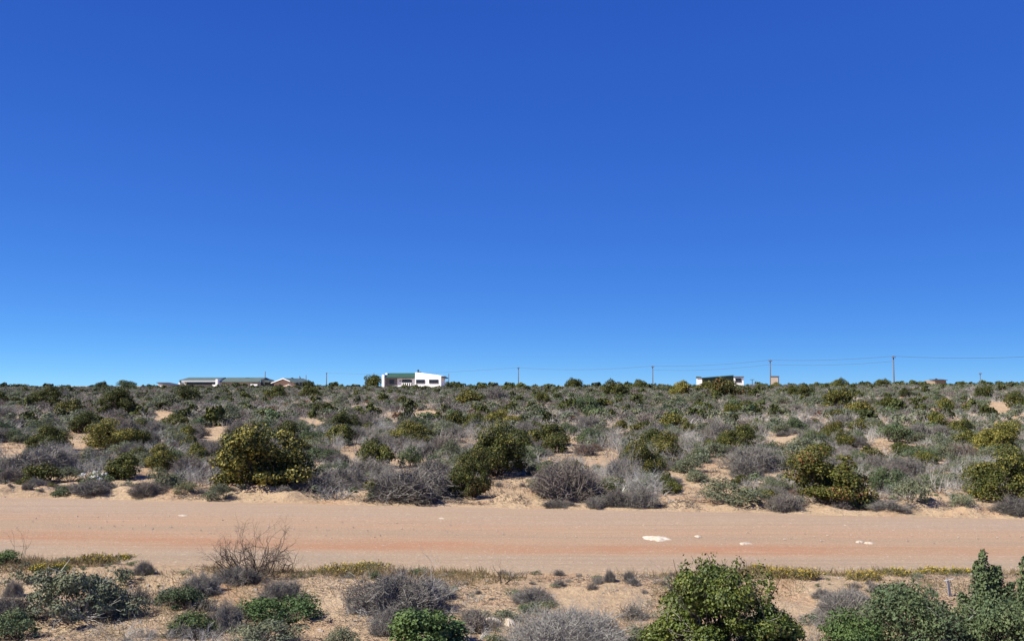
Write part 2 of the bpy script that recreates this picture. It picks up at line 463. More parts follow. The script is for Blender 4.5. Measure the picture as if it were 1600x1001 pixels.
def mound(g, n, tl, tr, asp=.5, lump=.12):
    """dome packed with fine twigs"""
    an = g.random(n) * 2 * math.pi; u = g.random(n)
    el = np.arcsin(u ** .8)
    d = np.stack([np.cos(an) * np.cos(el), np.sin(an) * np.cos(el), np.sin(el)], 1)
    ph = g.random(6) * 6
    lum = 1 + lump * (np.sin(an * 3 + ph[0]) * np.cos(el * 4 + ph[1]) + np.sin(an * 5 + ph[2] + el * 3) * .7 + .5 * np.sin(an * 9 + ph[3]))
    rad = .5 * lum * (1 - .5 * g.random(n) ** 2.0)
    P = d * rad[:, None] * np.array([1, .95, 2 * asp]); P[:, 2] = np.maximum(P[:, 2], 0) + .01
    dr = unit(d * .8 + g.normal(size=(n, 3)) * .55 + np.array([0, 0, .25]))
    ln = tl * (.5 + g.random(n))
    a = P - dr * ln[:, None] * .7; a[:, 2] = np.maximum(a[:, 2], 0)
    b = P + dr * ln[:, None] * .3
    m = tubes(a, b, tr, tr * .45)
    # kinked second half of every third twig
    k = np.arange(0, n, 2); dk = unit(dr[k] + g.normal(size=(len(k), 3)) * .6)
    m2 = tubes(b[k], b[k] + dk * ln[k][:, None] * .4, tr * .6, tr * .3)
    return merge([(*m, 0), (*m2, 0)])[:2]

PROTO = {}
def add_proto(kind, parts):
    """parts: list of (part name, (V,Q), material)"""
    nm = norm([(v, q, 0) for _, (v, q), _ in parts])
    PROTO.setdefault(kind, []).append([(pn, v, q, mt) for (pn, _, mt), (v, q, _) in zip(parts, nm)])

for s in range(5):       # olive leafy bush, mid size and large
    g = np.random.default_rng(100 + s)
    cr, C = crown(g, 4600, 15 + s, .042, .030, lob=(.12, .24), low=5, core=350); add_proto('olive', [('foliage', cr, 'olive'), ('branches', to_tips(g, C, .014), 'bark')])
for s in range(4):
    g = np.random.default_rng(120 + s)
    cr, C = crown(g, 15000, 26 + 3 * s, .022, .0165, lob=(.09, .18), core=1300, low=10); add_proto('olive_big', [('foliage', cr, 'olive'), ('branches', to_tips(g, C, .010), 'bark')])
for s in range(5):       # leafless shrub
    g = np.random.default_rng(140 + s)
    a = grow(g, 20, 3, 1.15, .46, .017, nb=3, wob=.26, upb=.22, shrink=.62, base_r=.12)
    add_proto('leafless', [('branches', tubes(*a), 'twig')])
for s in range(3):
    g = np.random.default_rng(150 + s)
    a = grow(g, 34, 3, 1.3, .40, .013, nb=4, wob=.22, upb=.2, shrink=.6, base_r=.2)
    add_proto('leafless', [('branches', tubes(*a), 'twig')])
for s in range(4):       # fine twiggy mound
    g = np.random.default_rng(160 + s)
    m1 = mound(g, 3000, .22, .0052, lump=.24); a = grow(g, 26, 3, 1.35, .36, .010, nb=4, wob=.25, upb=.2, shrink=.6, base_r=.2); m2 = norm([(*tubes(*a), 0)])[0]; m2 = (m2[0] * np.array([1.02, 1.02, .52]), m2[1])
    add_proto('mound', [('twigs', merge([(*m1, 0), (*m2, 0)])[:2], 'brush')])
for s in range(5):       # grey-green small-leaved shrub
    g = np.random.default_rng(180 + s)
    cr, C = crown(g, 3000, 16, .052, .017, asp=.55, lob=(.12, .24), jit=1.0, core=150)
    add_proto('soft', [('foliage', cr, 'sage'), ('branches', to_tips(g, C, .010), 'brush')])
for s in range(3):
    g = np.random.default_rng(190 + s)
    cr, C = crown(g, 3000, 16, .052, .019, asp=.55, lob=(.12, .24), jit=1.0, core=150)
    add_proto('blue', [('foliage', cr, 'blue'), ('branches', to_tips(g, C, .010), 'brush')])
for s in range(2):
    g = np.random.default_rng(200 + s)
    cr, C = crown(g, 1800, 12, .045, .014, asp=.5, jit=1.0, core=80)
    add_proto('rust', [('foliage', cr, 'rust'), ('branches', mound(g, 900, .2, .005), 'brush')])

NAMES = {'olive': ('leafy_bush', 'bush'), 'olive_big': ('leafy_bush', 'bush'), 'leafless': ('leafless_shrub', 'shrub'), 'mound': ('twiggy_mound', 'shrub'),
         'soft': ('soft_shrub', 'shrub'), 'blue': ('soft_shrub', 'shrub'), 'rust': ('rust_shrub', 'shrub')}
_cache = {}
def proto_mesh(kind, k, part=None):
    key = (kind, k, part)
    if key not in _cache:
        pr = PROTO[kind][k]
        if part is None:
            V, Q, mi = merge([(v, q, i) for i, (pn, v, q, mt) in enumerate(pr)])
            _cache[key] = new_mesh(NAMES[kind][0], V, Q, [M[mt] for _, _, _, mt in pr], mi)
        else:
            pn, v, q, mt = pr[part]; _cache[key] = new_mesh(pn, v, q, [M[mt]])
    return _cache[key]

SHRUBS = []      # records for labels and spacing
def put(kind, x, y, w, h, parts=True, label=None, nick=None, group=None, yel=0., brn=0., k=None, rz=None):
    k = int(rng.integers(len(PROTO[kind]))) if k is None else k % len(PROTO[kind])
    rz = rng.random() * 6.283 if rz is None else rz
    name, cat = NAMES[kind]
    z = seat(x, y, w)
    pr = PROTO[kind][k]
    if parts and len(pr) > 1:
        o = bpy.data.objects.new(name, None); COL.objects.link(o)
        for i, (pn, _, _, _) in enumerate(pr):
            c = link(pn, proto_mesh(kind, k, i), o); c['yellowing'] = float(yel); c['browning'] = float(brn)
    else:
        o = link(name, proto_mesh(kind, k)); o['yellowing'] = float(yel); o['browning'] = float(brn)
    o.location = (x, y, z); o.scale = (w, w, h); o.rotation_euler = (0, 0, rz)
    o['category'] = cat
    if group: o['group'] = group
    SHRUBS.append(dict(o=o, kind=kind, x=x, y=y, w=w, h=h, label=label, nick=nick, anchor=nick is not None))
    return o

def from_box(x0, x1, yt, yb, skyD=108.):
    """size and stand of a plant from the outline it shows"""
    xc = (x0 + x1) / 2
    p = hit(xc, yb)
    if p is None:
        d = ray(xc, yb); p = d * (skyD / d[1]); D = skyD
    else:
        D = p[1]; w = (x1 - x0) / F * D; D = D + .32 * w
    w = (x1 - x0) / F * D
    d = ray(xc, yb); x = d[0] / d[1] * D
    dt = ray(xc, yt); zt = EYE + dt[2] / dt[1] * D
    h = max(.12, zt - seat(x, D, w))
    return x, D, w, h

GRP = {'olive': 'leafy bushes in the scrub', 'olive_big': 'leafy bushes in the scrub', 'leafless': 'grey leafless shrubs in the scrub', 'mound': 'fine-twigged mounds in the scrub',
       'soft': 'grey-green shrubs in the scrub', 'blue': 'grey-green shrubs in the scrub', 'rust': 'rust-coloured shrubs in the scrub'}

# kind, x0, x1, ytop, ybase, yellowing, browning, nick, label
HERO = [
 ('olive_big', 337, 490, 667, 760, .30, 0, 'the broad yellow-flecked bush', 'broad rounded bush with yellow-flecked leaves on the far side of the dirt road'),
 ('olive_big', 727, 822, 663, 748, .10, 0, 'the tall dark olive bush', 'tall dark olive bush standing behind the brown-tinged verge bush'),
 ('olive_big', 703, 767, 706, 779, .05, .18, 'the brown-tinged verge bush', 'dark verge bush tinged brown, touching the end of the long brown twig mound'),
 ('mound', 578, 722, 735, 783, 0, 0, 'the long brown mound', 'long low brown twig mound on the road bank beside the brown-tinged verge bush'),
 ('mound', 824, 942, 724, 779, 0, 0, 'the round grey mound', 'smooth round grey-brown twig mound alone on the sandy road bank'),
 ('olive_big', 1020, 1068, 675, 724, .22, 0, 'the twin olive bush', 'upper half of a pair of touching olive bushes behind the tall pale twig shrub'),
 ('olive_big', 982, 1036, 690, 753, .20, .05, 'the lower twin bush', 'lower half of a pair of touching olive bushes beside the tall pale twig shrub'),
 ('leafless', 942, 1008, 693, 763, 0, 0, 'the tall pale twig shrub', 'tall pale leafless shrub of upright twigs leaning on the lower twin olive bush'),
 ('olive_big', 1238, 1357, 704, 789, .10, .22, 'the orange-tipped bush', 'large dark bush with orange-brown dry leaves at its shoulders by the road'),
 ('olive_big', 1513, 1630, 700, 786, .14, .05, 'the bush laced with twigs', 'large dark verge bush laced with bare grey twigs, cut by the frame edge'),
 ('olive_big', 1523, 1588, 660, 714, .32, 0, 'the lime-lit bush', 'bushy dark green shrub with a lime-lit crown and a reddish neighbour'),
 ('rust', 1481, 1530, 690, 718, 0, 0, None, 'reddish dry shrub at the foot of the lime-lit bush'),
 ('olive', 1488, 1530, 672, 706, .15, 0, None, 'dark leafy bush with the reddish dry shrub growing at its foot'),
 ('olive_big', 133, 212, 656, 707, .34, 0, 'the gold-lit wide bush', 'wide rounded bush with gold-lit leaf clumps beside a bare sand patch'),
 ('olive', 198, 234, 670, 702, .12, 0, None, 'small dark bush joined to the end of the gold-lit wide bush'),
 ('olive_big', 41, 109, 665, 707, .08, 0, 'the fresh green dome', 'fresh green dome-shaped bush standing behind the dark grey twig mound'),
 ('mound', 20, 124, 700, 742, 0, 0, 'the dark grey mound', 'dark grey twig mound spreading below the fresh green dome bush'),
 ('mound', -6, 49, 732, 752, 0, 0, None, 'flat dark twig mound on open sand in front of the dark grey mound'),
 ('olive_big', 228, 279, 695, 736, .26, 0, 'the compact olive bush', 'compact olive bush with a square outline between grey twigs'),
 ('olive', 203, 230, 698, 727, .15, 0, None, 'narrow dark bush pressed against the compact olive bush'),
 ('olive', 290, 324, 693, 724, .20, 0, None, 'little olive bush standing clear between the compact bush and the broad bush'),
 ('olive', 162, 217, 710, 749, .10, 0, None, 'low green bush beside the white-flowered plant'),
 ('leafless', 117, 172, 708, 750, 0, 0, None, 'spreading bare shrub with long pale stems behind the white-flowered plant'),
 ('soft', 86, 132, 728, 753, 0, 0, None, 'low grey-green shrub in front of the dark grey mound'),
 ('mound', 114, 180, 751, 774, 0, 0, None, 'low grey twig cushion on the sand in front of the white-flowered plant'),
 ('mound', 204, 262, 752, 776, 0, 0, None, 'low grey twig cushion on the road bank below the compact olive bush'),
 ('soft', 318, 357, 755, 784, 0, 0, None, 'small grey-green shrub at the edge of the road before the broad bush'),
 ('soft', 268, 308, 752, 773, .30, 0, None, 'low yellow-green cushion on the road bank near the broad bush'),
 ('blue', 80, 113, 759, 776, 0, 0, None, 'little green tuft on bare sand at the edge of the road'),
 ('leafless', 270, 347, 718, 761, 0, 0, None, 'tangle of grey twigs crowding the foot of the broad yellow-flecked bush'),
 ('soft', 233, 286, 730, 761, 0, 0, None, 'grey-green shrub directly below the compact olive bush'),
 ('blue', 398, 447, 654, 676, 0, 0, 'the blue-green shrub', 'blue-green shrub showing over the top of the broad yellow-flecked bush'),
 ('olive_big', 519, 567, 645, 677, .06, .05, 'the red-footed bush', 'dark bush with reddish dry stems at its foot behind grey twigs'),
 ('olive_big', 610, 670, 658, 697, .24, 0, 'the sloping olive bush', 'olive bush sloping down to a flat side, midway up the scrub'),
 ('blue', 621, 661, 696, 731, 0, 0, 'the tidy grey-green dome', 'tidy grey-green dome shrub standing clear on sand'),
 ('rust', 484, 523, 698, 718, 0, 0, 'the rust-brown shrub', 'low rust-brown dry shrub beside the broad yellow-flecked bush'),
 ('mound', 508, 549, 709, 724, 0, 0, None, 'small grey cushion beside the rust-brown shrub'),
 ('soft', 493, 531, 724, 747, 0, 0, None, 'olive-grey shrub at the shaded side of the broad yellow-flecked bush'),
 ('mound', 531, 616, 721, 751, 0, 0, None, 'wide grey twig mound behind the long brown mound'),
 ('mound', 456, 536, 739, 769, 0, 0, None, 'grey twig mound in the shadow of the broad yellow-flecked bush'),
 ('leafless', 480, 572, 746, 783, 0, 0, None, 'straggling pale leafless shrub on the road bank beside the long brown mound'),
 ('olive_big', 761, 813, 641, 670, .36, 0, 'the lime-topped bush', 'bright lime-topped bush rising behind the tall dark olive bush'),
 ('olive', 727, 758, 648, 674, .05, 0, None, 'small dark bush behind the tall dark olive bush'),
 ('olive', 574, 592, 751, 771, .05, 0, None, 'tiny bright leafy bush at the end of the long brown mound'),
 ('soft', 519, 538, 620, 636, 0, 0, None, 'small grey-green tuft far back, above the red-footed bush'),
 ('olive', 486, 509, 629, 649, .05, 0, None, 'small dark bush far back between the peach gable and the red-footed bush'),
 ('olive', 414, 448, 603, 626, .05, 0, 'the dark bush under the gable', 'dark bush directly below the peach-walled gable house'),
 ('olive', 469, 501, 603, 623, .12, 0, None, 'olive bush below the braced post near the peach-walled house'),
 ('olive', 711, 752, 609, 632, .25, .05, 'the olive bush past the house', 'olive bush on the rise just past the end of the white house'),
 ('mound', 756, 792, 606, 627, 0, 0, None, 'grey rounded shrub on the rise below the first power pole past the white house'),
 ('olive', 619, 639, 618, 632, .10, 0, None, 'small olive bush below the windows of the white house'),
 ('mound', 649, 703, 719, 751, 0, 0, None, 'grey twig mound rising behind the long brown mound'),
 ('mound', 599, 666, 685, 707, 0, 0, None, 'broad grey twig mound at the foot of the sloping olive bush'),
 ('leafless', 548, 610, 688, 724, 0, 0, None, 'spreading grey leafless shrub between the rust-brown shrub and the tidy dome'),
 ('leafless', 573, 614, 724, 757, 0, 0, None, 'pale dead shrub with crooked stems behind the long brown mound'),
 ('soft', 688, 724, 686, 720, 0, 0, None, 'grey-green twiggy shrub beside the tall dark olive bush'),
 ('olive', 829, 889, 661, 696, .10, .16, 'the olive-brown bush', 'spreading olive-brown bush beside a bare sand patch'),
 ('blue', 899, 952, 668, 697, 0, 0, 'the sea-green shrub', 'sea-green shrub with the rust-red shrub at its foot'),
 ('rust', 896, 934, 691, 712, 0, 0, 'the rust-red shrub', 'rust-red dry shrub at the foot of the sea-green shrub'),
 ('leafless', 813, 890, 697, 732, 0, 0, None, 'wide pale leafless shrub behind the round grey mound'),
 ('soft', 1050, 1110, 709, 739, .05, 0, None, 'grey-green shrub on the sand beside the twin olive bush'),
 ('soft', 1068, 1113, 734, 754, 0, 0, None, 'flat grey-green shrub spreading on open sand near the twin bushes'),
 ('olive_big', 1121, 1179, 664, 707, .10, 0, 'the leggy green bush', 'loose leggy green bush with gaps, above a wide grey mound'),
 ('olive', 1029, 1070, 644, 670, .26, 0, 'the small yellow-olive bush', 'small yellow-olive bush behind the twin olive bushes'),
 ('olive', 1131, 1158, 630, 652, .16, 0, None, 'small olive bush, one of two touching below the low green house'),
 ('olive', 1154, 1182, 626, 642, .08, 0, None, 'darker of two small touching bushes below the low green house'),
 ('blue', 896, 934, 616, 647, 0, 0, 'the dark grey-green dome', 'dark grey-green dome shrub far back in the scrub'),
 ('olive', 1046, 1079, 595, 619, .34, 0, 'the golden skyline bush', 'golden-olive bush on the skyline beside the low green house'),
 ('olive_big', 944, 981, 594, 622, .10, 0, 'the tall skyline bush', 'tall dark two-humped bush breaking the skyline'),
 ('olive', 885, 910, 591, 609, .04, 0, None, 'round dark bush standing alone on the skyline'),
 ('olive', 986, 1010, 593, 608, .04, .10, None, 'reddish-dark bush on the skyline beside a power pole'),
 ('soft', 1066, 1103, 613, 632, 0, 0, None, 'grey-green shrub below the golden skyline bush'),
 ('olive_big', 1108, 1163, 591, 622, .10, .24, 'the bronze bush', 'bronze-tinged bush in front of the low green house'),
 ('olive', 836, 858, 611, 632, .14, 0, None, 'small olive bush below the skyline near the first power pole'),
 ('olive', 934, 956, 624, 640, .42, .10, None, 'small golden-yellow bush below the tall skyline bush'),
 ('soft', 984, 1016, 671, 692, .20, 0, None, 'olive-tinged grey shrub behind the tall pale twig shrub'),
 ('mound', 943, 982, 766, 791, .0, 0, None, 'low olive-brown twig cushion on the road bank beside the dark purple cushion'),
 ('mound', 974, 1028, 761, 794, 0, 0, 'the dark purple cushion', 'dark purple-grey twig cushion on the road bank'),
 ('olive', 1031, 1066, 751, 771, .15, 0, None, 'little green bush on sand behind the dark purple cushion'),
 ('mound', 1023, 1067, 744, 759, 0, 0, None, 'flat brown cushion at the foot of the lower twin bush'),
 ('soft', 1093, 1203, 749, 789, .16, .05, 'the olive-grey flat mound', 'broad flat olive-grey shrub on the road bank between bare sand patches'),
 ('mound', 1135, 1222, 699, 738, 0, 0, 'the wide grey mound', 'wide pale grey twig mound below the leggy green bush'),
 ('soft', 1091, 1138, 691, 716, 0, 0, None, 'grey-green shrub beside the wide grey mound'),
 ('soft', 924, 944, 724, 739, .3, 0, None, 'tiny yellow-green shrub on sand behind the round grey mound'),
 ('mound', 849, 893, 781, 793, 0, 0, None, 'flat dry tuft on the road edge in front of the round grey mound'),
 ('mound', 914, 951, 777, 794, 0, 0, None, 'small dark tuft at the road edge beside the round grey mound'),
 ('blue', 1535, 1592, 694, 717, .05, 0, None, 'bright green low dome behind the bush laced with twigs'),
 ('blue', 1405, 1467, 699, 721, .05, 0, 'the flat green shrub', 'flat-topped green shrub spreading between grey twigs'),
 ('soft', 1453, 1494, 691, 717, 0, 0, None, 'grey-green shrub between the flat green shrub and the reddish shrub'),
 ('olive', 1289, 1333, 607, 640, .18, 0, 'the dark bush by the hut', 'dark olive bush on the rise beside the brick hut'),
 ('olive', 1321, 1371, 627, 653, .34, .10, 'the yellowish spreading bush', 'yellowish spreading bush far back in the scrub'),
 ('olive', 1369, 1408, 621, 641, .08, .14, None, 'brownish bush beside the yellowish spreading bush'),
 ('olive', 1289, 1323, 640, 656, .16, 0, None, 'low olive bush in front of the yellowish spreading bush'),
 ('olive', 1287, 1321, 659, 687, .10, .26, None, 'small orange-tinged bush behind the orange-tipped bush'),
 ('olive', 1307, 1336, 679, 704, .20, 0, None, 'small green bush close behind the orange-tipped bush'),
 ('blue', 1373, 1427, 661, 692, 0, 0, None, 'grey-green shrub above the flat green shrub'),
 ('olive', 1246, 1271, 601, 622, .10, 0, None, 'olive bush on the rise beside the brick hut, lighter of two'),
 ('olive', 1231, 1249, 602, 621, .0, 0, None, 'darker small bush on the rise next to the brick hut'),
 ('soft', 1209, 1234, 617, 634, .1, 0, None, 'small green-grey tuft below the brick hut'),
 ('olive', 1524, 1551, 603, 624, .08, 0, None, 'dark bush below the thin pole'),
 ('olive', 1572, 1606, 613, 641, .12, 0, None, 'dark bush far back, cut by the frame edge'),
 ('olive', 1406, 1424, 606, 621, .0, 0, None, 'small black-green bush below the tallest power pole'),
 ('olive', 1464, 1491, 621, 641, .2, 0, None, 'small olive bush below the brown-roofed house'),
 ('soft', 1390, 1454, 746, 791, 0, 0, 'the dark verge shrub', 'dark grey-green shrub with a black shadow on the road bank'),
 ('soft', 1485, 1529, 771, 792, .12, 0, None, 'small olive tuft on sand beside the bush laced with twigs'),
 ('mound', 1556, 1612, 777, 806, 0, 0, None, 'grey twig cushion at the road edge before the bush laced with twigs'),
 ('leafless', 1353, 1422, 714, 767, 0, 0, None, 'pale leafless shrub beside the orange-tipped bush'),
 ('leafless', 1423, 1509, 717, 772, 0, 0, None, 'broad pale leafless shrub behind the dark verge shrub'),
 ('blue', 1318, 1372, 773, 795, 0, 0, None, 'low grey-green shrub at the shaded foot of the orange-tipped bush'),
 ('mound', 1358, 1427, 781, 797, 0, 0, None, 'flat grey cushion at the road edge before the dark verge shrub'),
 ('mound', 1197, 1257, 773, 799, 0, 0, None, 'grey twig cushion at the road edge by the orange-tipped bush'),
 ('mound', 1197, 1227, 704, 727, 0, 0, None, 'small grey mound beside the wide grey mound'),
 ('soft', 1223, 1284, 683, 719, .04, 0, None, 'grey-green shrub behind the orange-tipped bush'),
 ('leafless', 1327, 1378, 653, 692, 0, 0, None, 'pale leafless shrub with upright stems below the yellowish spreading bush'),
 ('olive_big', 45, 93, 604, 637, .08, 0, 'the round dark bush', 'round dark bush near the skyline at the bare end of the scrub'),
 ('olive_big', 159, 213, 606, 650, .10, .06, 'the two-lobed dark bush', 'large two-lobed dark bush near the skyline beside the lean-to shed'),
 ('olive', -12, 11, 611, 630, .05, 0, None, 'dark bush at the skyline cut by the frame edge'),
 ('olive', 271, 313, 603, 630, .05, 0, 'the dark bush below the long roof', 'dark bush directly below the end of the long green-roofed house'),
 ('olive', 87, 127, 624, 649, .20, 0, None, 'olive bush between the round dark bush and the two-lobed bush'),
 ('olive_big', 111, 159, 643, 677, .0, 0, None, 'dark blackish bush behind the gold-lit wide bush'),
 ('olive', 256, 293, 646, 670, .14, 0, None, 'dark olive bush beside the high sand patch'),
 ('olive', 276, 305, 665, 689, .24, 0, None, 'small olive bush in front of the high sand patch'),
 ('blue', 184, 216, 594, 611, 0, 0, None, 'rounded grey-green shrub breaking the skyline next to the lean-to shed'),
 ('olive', 148, 168, 596, 608, .05, 0, None, 'small dark bush on the skyline beside the rounded grey-green shrub'),
 ('olive', 471, 491, 595, 610, 0, 0, None, 'black-green bush on the skyline behind the braced post'),
 ('blue', 694, 708, 596, 608, 0, 0, None, 'blue-green bush against the end wall of the white house'),
 ('soft', 335, 372, 630, 660, 0, 0, None, 'grey-green shrub far back below the long green-roofed house'),
 ('soft', 236, 282, 613, 640, 0, 0, None, 'grey-green shrub below the lean-to shed'),
 ('olive', 1298, 1322, 591, 606, .05, 0, None, 'dark bush on the skyline between the brick hut and the tallest pole'),
 ('olive', 1367, 1390, 592, 606, .12, 0, None, 'wide dark bush on the skyline against the tallest pole'),
 ('olive', 1205, 1222, 597, 608, .3, 0, None, 'yellowish bush hiding the base of the brick hut'),
 ('olive', 1085, 1115, 597, 612, .15, .2, None, 'brownish bush at the white end of the low green house'),
]
for i, (kd, x0, x1, yt, yb, ye, br, nick, lab) in enumerate(HERO):
    x, D, w, h = from_box(x0, x1, yt, yb)
    if kd == 'olive_big' and D > 60: kd = 'olive'
    put(kd, x, D, w * 1.04, h, parts=(x1 - x0) >= 30, label=lab, nick=nick, group=GRP[kd], yel=ye, brn=br, k=i)

# ------------------------------------------------------------------ scrub between: individuals near, one mass far
SANDPX = [(243, 262, 646, 660), (108, 142, 678, 708), (-10, 30, 696, 716), (318, 352, 672, 696), (42, 80, 738, 751), (172, 216, 747, 772), (538, 560, 703, 724), (610, 645, 720, 742),
          (866, 902, 684, 697), (903, 948, 707, 727), (1064, 1118, 742, 778), (1112, 1136, 716, 737), (1219, 1246, 684, 702), (1358, 1407, 690, 707), (1440, 1512, 774, 797), (1552, 1577, 630, 646),
          (478, 492, 656, 668), (655, 680, 644, 655), (200, 232, 748, 770), (760, 822, 748, 770), (300, 322, 760, 780), (935, 965, 716, 732), (1500, 1520, 712, 724), (1195, 1215, 738, 752),
          (455, 478, 760, 776), (126, 174, 738, 770), (745, 830, 770, 790)]
def in_sand(px, py, m=3):
    for a, b, c, d in SANDPX:
        if a - m < px < b + m and c - 2 < py < d + 5: return True
    return False

class Grid:
    def __init__(s, c): s.c = c; s.d = {}
    def add(s, x, y, r): s.d.setdefault((int(x // s.c), int(y // s.c)), []).append((x, y, r))
    def ok(s, x, y, r):
        i, j = int(x // s.c), int(y // s.c)
        for a in (-1, 0, 1):
            for b in (-1, 0, 1):
                for (u, v, q) in s.d.get((i + a, j + b), ()):
                    if (u - x) ** 2 + (v - y) ** 2 < (r + q) ** 2: return False
        return True
grid = Grid(2.5)
for s in SHRUBS: grid.add(s['x'], s['y'], s['w'] * .36)

fr = np.random.default_rng(77)
KP = {'leafless': .50, 'mound': .13, 'soft': .27, 'blue': .05, 'olive': .045, 'rust': .018}
KS = {'leafless': (.5, 1.15, .50), 'mound': (.45, 1.15, .46), 'soft': (.35, .9, .5), 'blue': (.4, .95, .55), 'olive': (.45, 1.0, .66), 'rust': (.4, .7, .45)}
SPLIT = 42.0
mass = []
def scatter(y0, y1, tries, near):
    Y = np.sqrt(fr.random(tries) * (y1 ** 2 - y0 ** 2) + y0 ** 2); X = (fr.random(tries) * 2 - 1) * (.535 * Y + 1.5)
    DD = Y - y_far(X); NB = vnoise(X * .12 + 90, Y * .12 + 3); NS = fbm(X * .33 + 20, Y * .2 + 7, 3); ZZ = terrain(X, Y - .2)
    ks = list(KP); P0 = np.array([KP[k] for k in ks])
    for x, y, d, nb_, ns, zz in zip(X, Y, DD, NB, NS, ZZ):
        if d < .55: continue
        if d < 2.4 and fr.random() < .3: continue
        p = P0.copy(); p[0] *= .5 + nb_ * 1.1; p[2] *= 1.5 - nb_; p[3] *= 1.5 - nb_
        kd = ks[int(np.searchsorted(np.cumsum(p / p.sum()), fr.random()))]; a, b, asp = KS[kd]
        w = a + (b - a) * fr.random() ** 1.4
        if d < 2.6: w *= .30 + .09 * d
        if 55 < y < 104: w *= .82
        if y < 60 and ns > .63 and fr.random() < .8: continue
        px, py = project(x, y - w * .3, zz)
        if y > 96 and any(a_ - 5 < px < b_ + 5 for a_, b_ in ((244, 270), (281, 345), (392, 409), (424, 464), (597, 696), (1089, 1098), (1143, 1161), (1204, 1217), (1459, 1481))): w = min(w, .85)
        if in_sand(px, py, 3 + .3 * w * F / y): continue
        r = w * (.20 if y < 60 else .24)
        if not grid.ok(x, y, r): continue
        h = w * asp * (.75 + .55 * fr.random())
        if kd == 'leafless': h = min(h, .62)
        if y > 112: h *= .85
        (near_list if near else mass).append((kd, float(x), float(y), w, h))
        grid.add(x, y, r)
near_list = []
scatter(20, SPLIT, 4600, True)
scatter(SPLIT, 125, 42000, False)
KP = {'leafless': .15, 'mound': .12, 'soft': .34, 'blue': .09, 'olive': .30, 'rust': .0}
KS['olive'] = (.6, 1.7, .62); KS['soft'] = (.5, 1.3, .55)
scatter(104, 136, 5200, False)
near_list.sort(key=lambda t: -t[3] / t[2])
used = {}
for s_ in SHRUBS: used[NAMES[s_['kind']][0]] = used.get(NAMES[s_['kind']][0], 0) + 1
keep = []
for t_ in near_list:
    nm_ = NAMES[t_[0]][0]
    if used.get(nm_, 0) < 285: used[nm_] = used.get(nm_, 0) + 1; keep.append(t_)
    else: mass.append(t_)
print(used, 'mass', len(mass))
for (kd, x, y, w, h) in keep:
    put(kd, x, y, w, h, parts=(w / y * F > 38), group=GRP[kd], yel=fr.random() * .25 if kd == 'olive' else 0, brn=.12 * (fr.random() < .2))

# ------------------------------------------------------------------ labels for the plants between the named ones
PHR = {'olive': 'green leafy bush', 'olive_big': 'green leafy bush', 'leafless': 'pale grey leafless shrub', 'mound': 'fine-twigged grey-brown mound', 'soft': 'grey-green small-leaved shrub', 'blue': 'blue-green small-leaved shrub', 'rust': 'rust-brown dry shrub'}
ORD = ['smallest', 'second smallest', 'third smallest', 'fourth smallest', 'fifth smallest', 'sixth smallest', 'seventh smallest', 'eighth smallest', 'ninth smallest', 'tenth smallest']
anch = [s for s in SHRUBS if s['anchor']]
cells = {}
for s in SHRUBS:
    if s['label']: s['o']['label'] = s['label']; continue
    best = min(anch, key=lambda a: math.hypot((a['x'] - s['x']) / a['y'] * 30, (a['y'] - s['y']) / 1.6))
    dx, dy = (s['x'] - best['x']), s['y'] - best['y']
    rel = 'beside' if abs(dx) > abs(dy) * .9 else ('behind' if dy > 0 else 'in front of')
    cells.setdefault((s['kind'].replace('_big', ''), rel, best['nick']), []).append(s)
for (kd, rel, nick), L in cells.items():
    L.sort(key=lambda s: s['w'] * s['h']); n = len(L)
    for i, s in enumerate(L):
        if n == 1: w = 'single'
        elif n == 2: w = ('smaller', 'larger')[i]
        elif i == n - 1: w = 'largest'
        elif n == 3: w = ('smallest', 'middle-sized')[i]
        else: w = ORD[min(i, 9)]
        s['o']['label'] = (f"{w} {PHR[kd]} {rel} {nick}" if n > 1 else f"{PHR[kd]} {rel} {nick}")

# ------------------------------------------------------------------ far scrub as one mass
def lite(kind, s):
    g = np.random.default_rng(400 + s)
    if kind in ('olive', 'soft', 'blue', 'rust'):
        mt = {'olive': 'olive', 'soft': 'sage', 'blue': 'blue', 'rust': 'rust'}[kind]
        n, l, w_ = (330, .15, .11) if kind == 'olive' else (300, .13, .06)
        cr, C = crown(g, n, 9, l, w_, core=30); p = [(*cr, mt)]
    elif kind == 'leafless':
        a = grow(g, 14, 2, 1.15, .5, .024, nb=3, wob=.3, upb=.2, shrink=.65, segs=2, base_r=.15); p = [(*tubes(*a), 'twig')]
    else:
        p = [(*mound(g, 260, .22, .011), 'brush')]
    v, q, m = norm([(p[0][0], p[0][1], 0)])[0]
    return v, q, p[0][2]
LITE = {k: [lite(k, 10 * i + s) for s in range(3)] for i, k in enumerate(KP)}
mats = ['olive', 'sage', 'blue', 'rust', 'twig', 'brush']
Vs, Qs, Ms, Ts = [], [], [], []; off = 0
X = np.array([m[1] for m in mass]); Yv = np.array([m[2] for m in mass]); Zv = terrain(X, Yv)
for i, (kd, x, y, w, h) in enumerate(mass):
    v, q, mt = LITE[kd][i % 3]; a = fr.random() * 6.283; c, s = math.cos(a), math.sin(a)
    Vs.append(np.stack([x + w * (v[:, 0] * c - v[:, 1] * s), y + w * (v[:, 0] * s + v[:, 1] * c), Zv[i] - .02 + h * v[:, 2]], 1))
    Qs.append(q + off); off += len(v); Ms.append(np.full(len(q), mats.index(mt))); Ts.append(np.full(len(v), fr.random()))
o = link('distant_scrub', new_mesh('distant_scrub', np.concatenate(Vs), np.concatenate(Qs), [M[k] for k in mats], np.concatenate(Ms), tone=np.concatenate(Ts)))
tag(o, 'low grey and green scrub covering the far slope up to the skyline', kind='stuff')

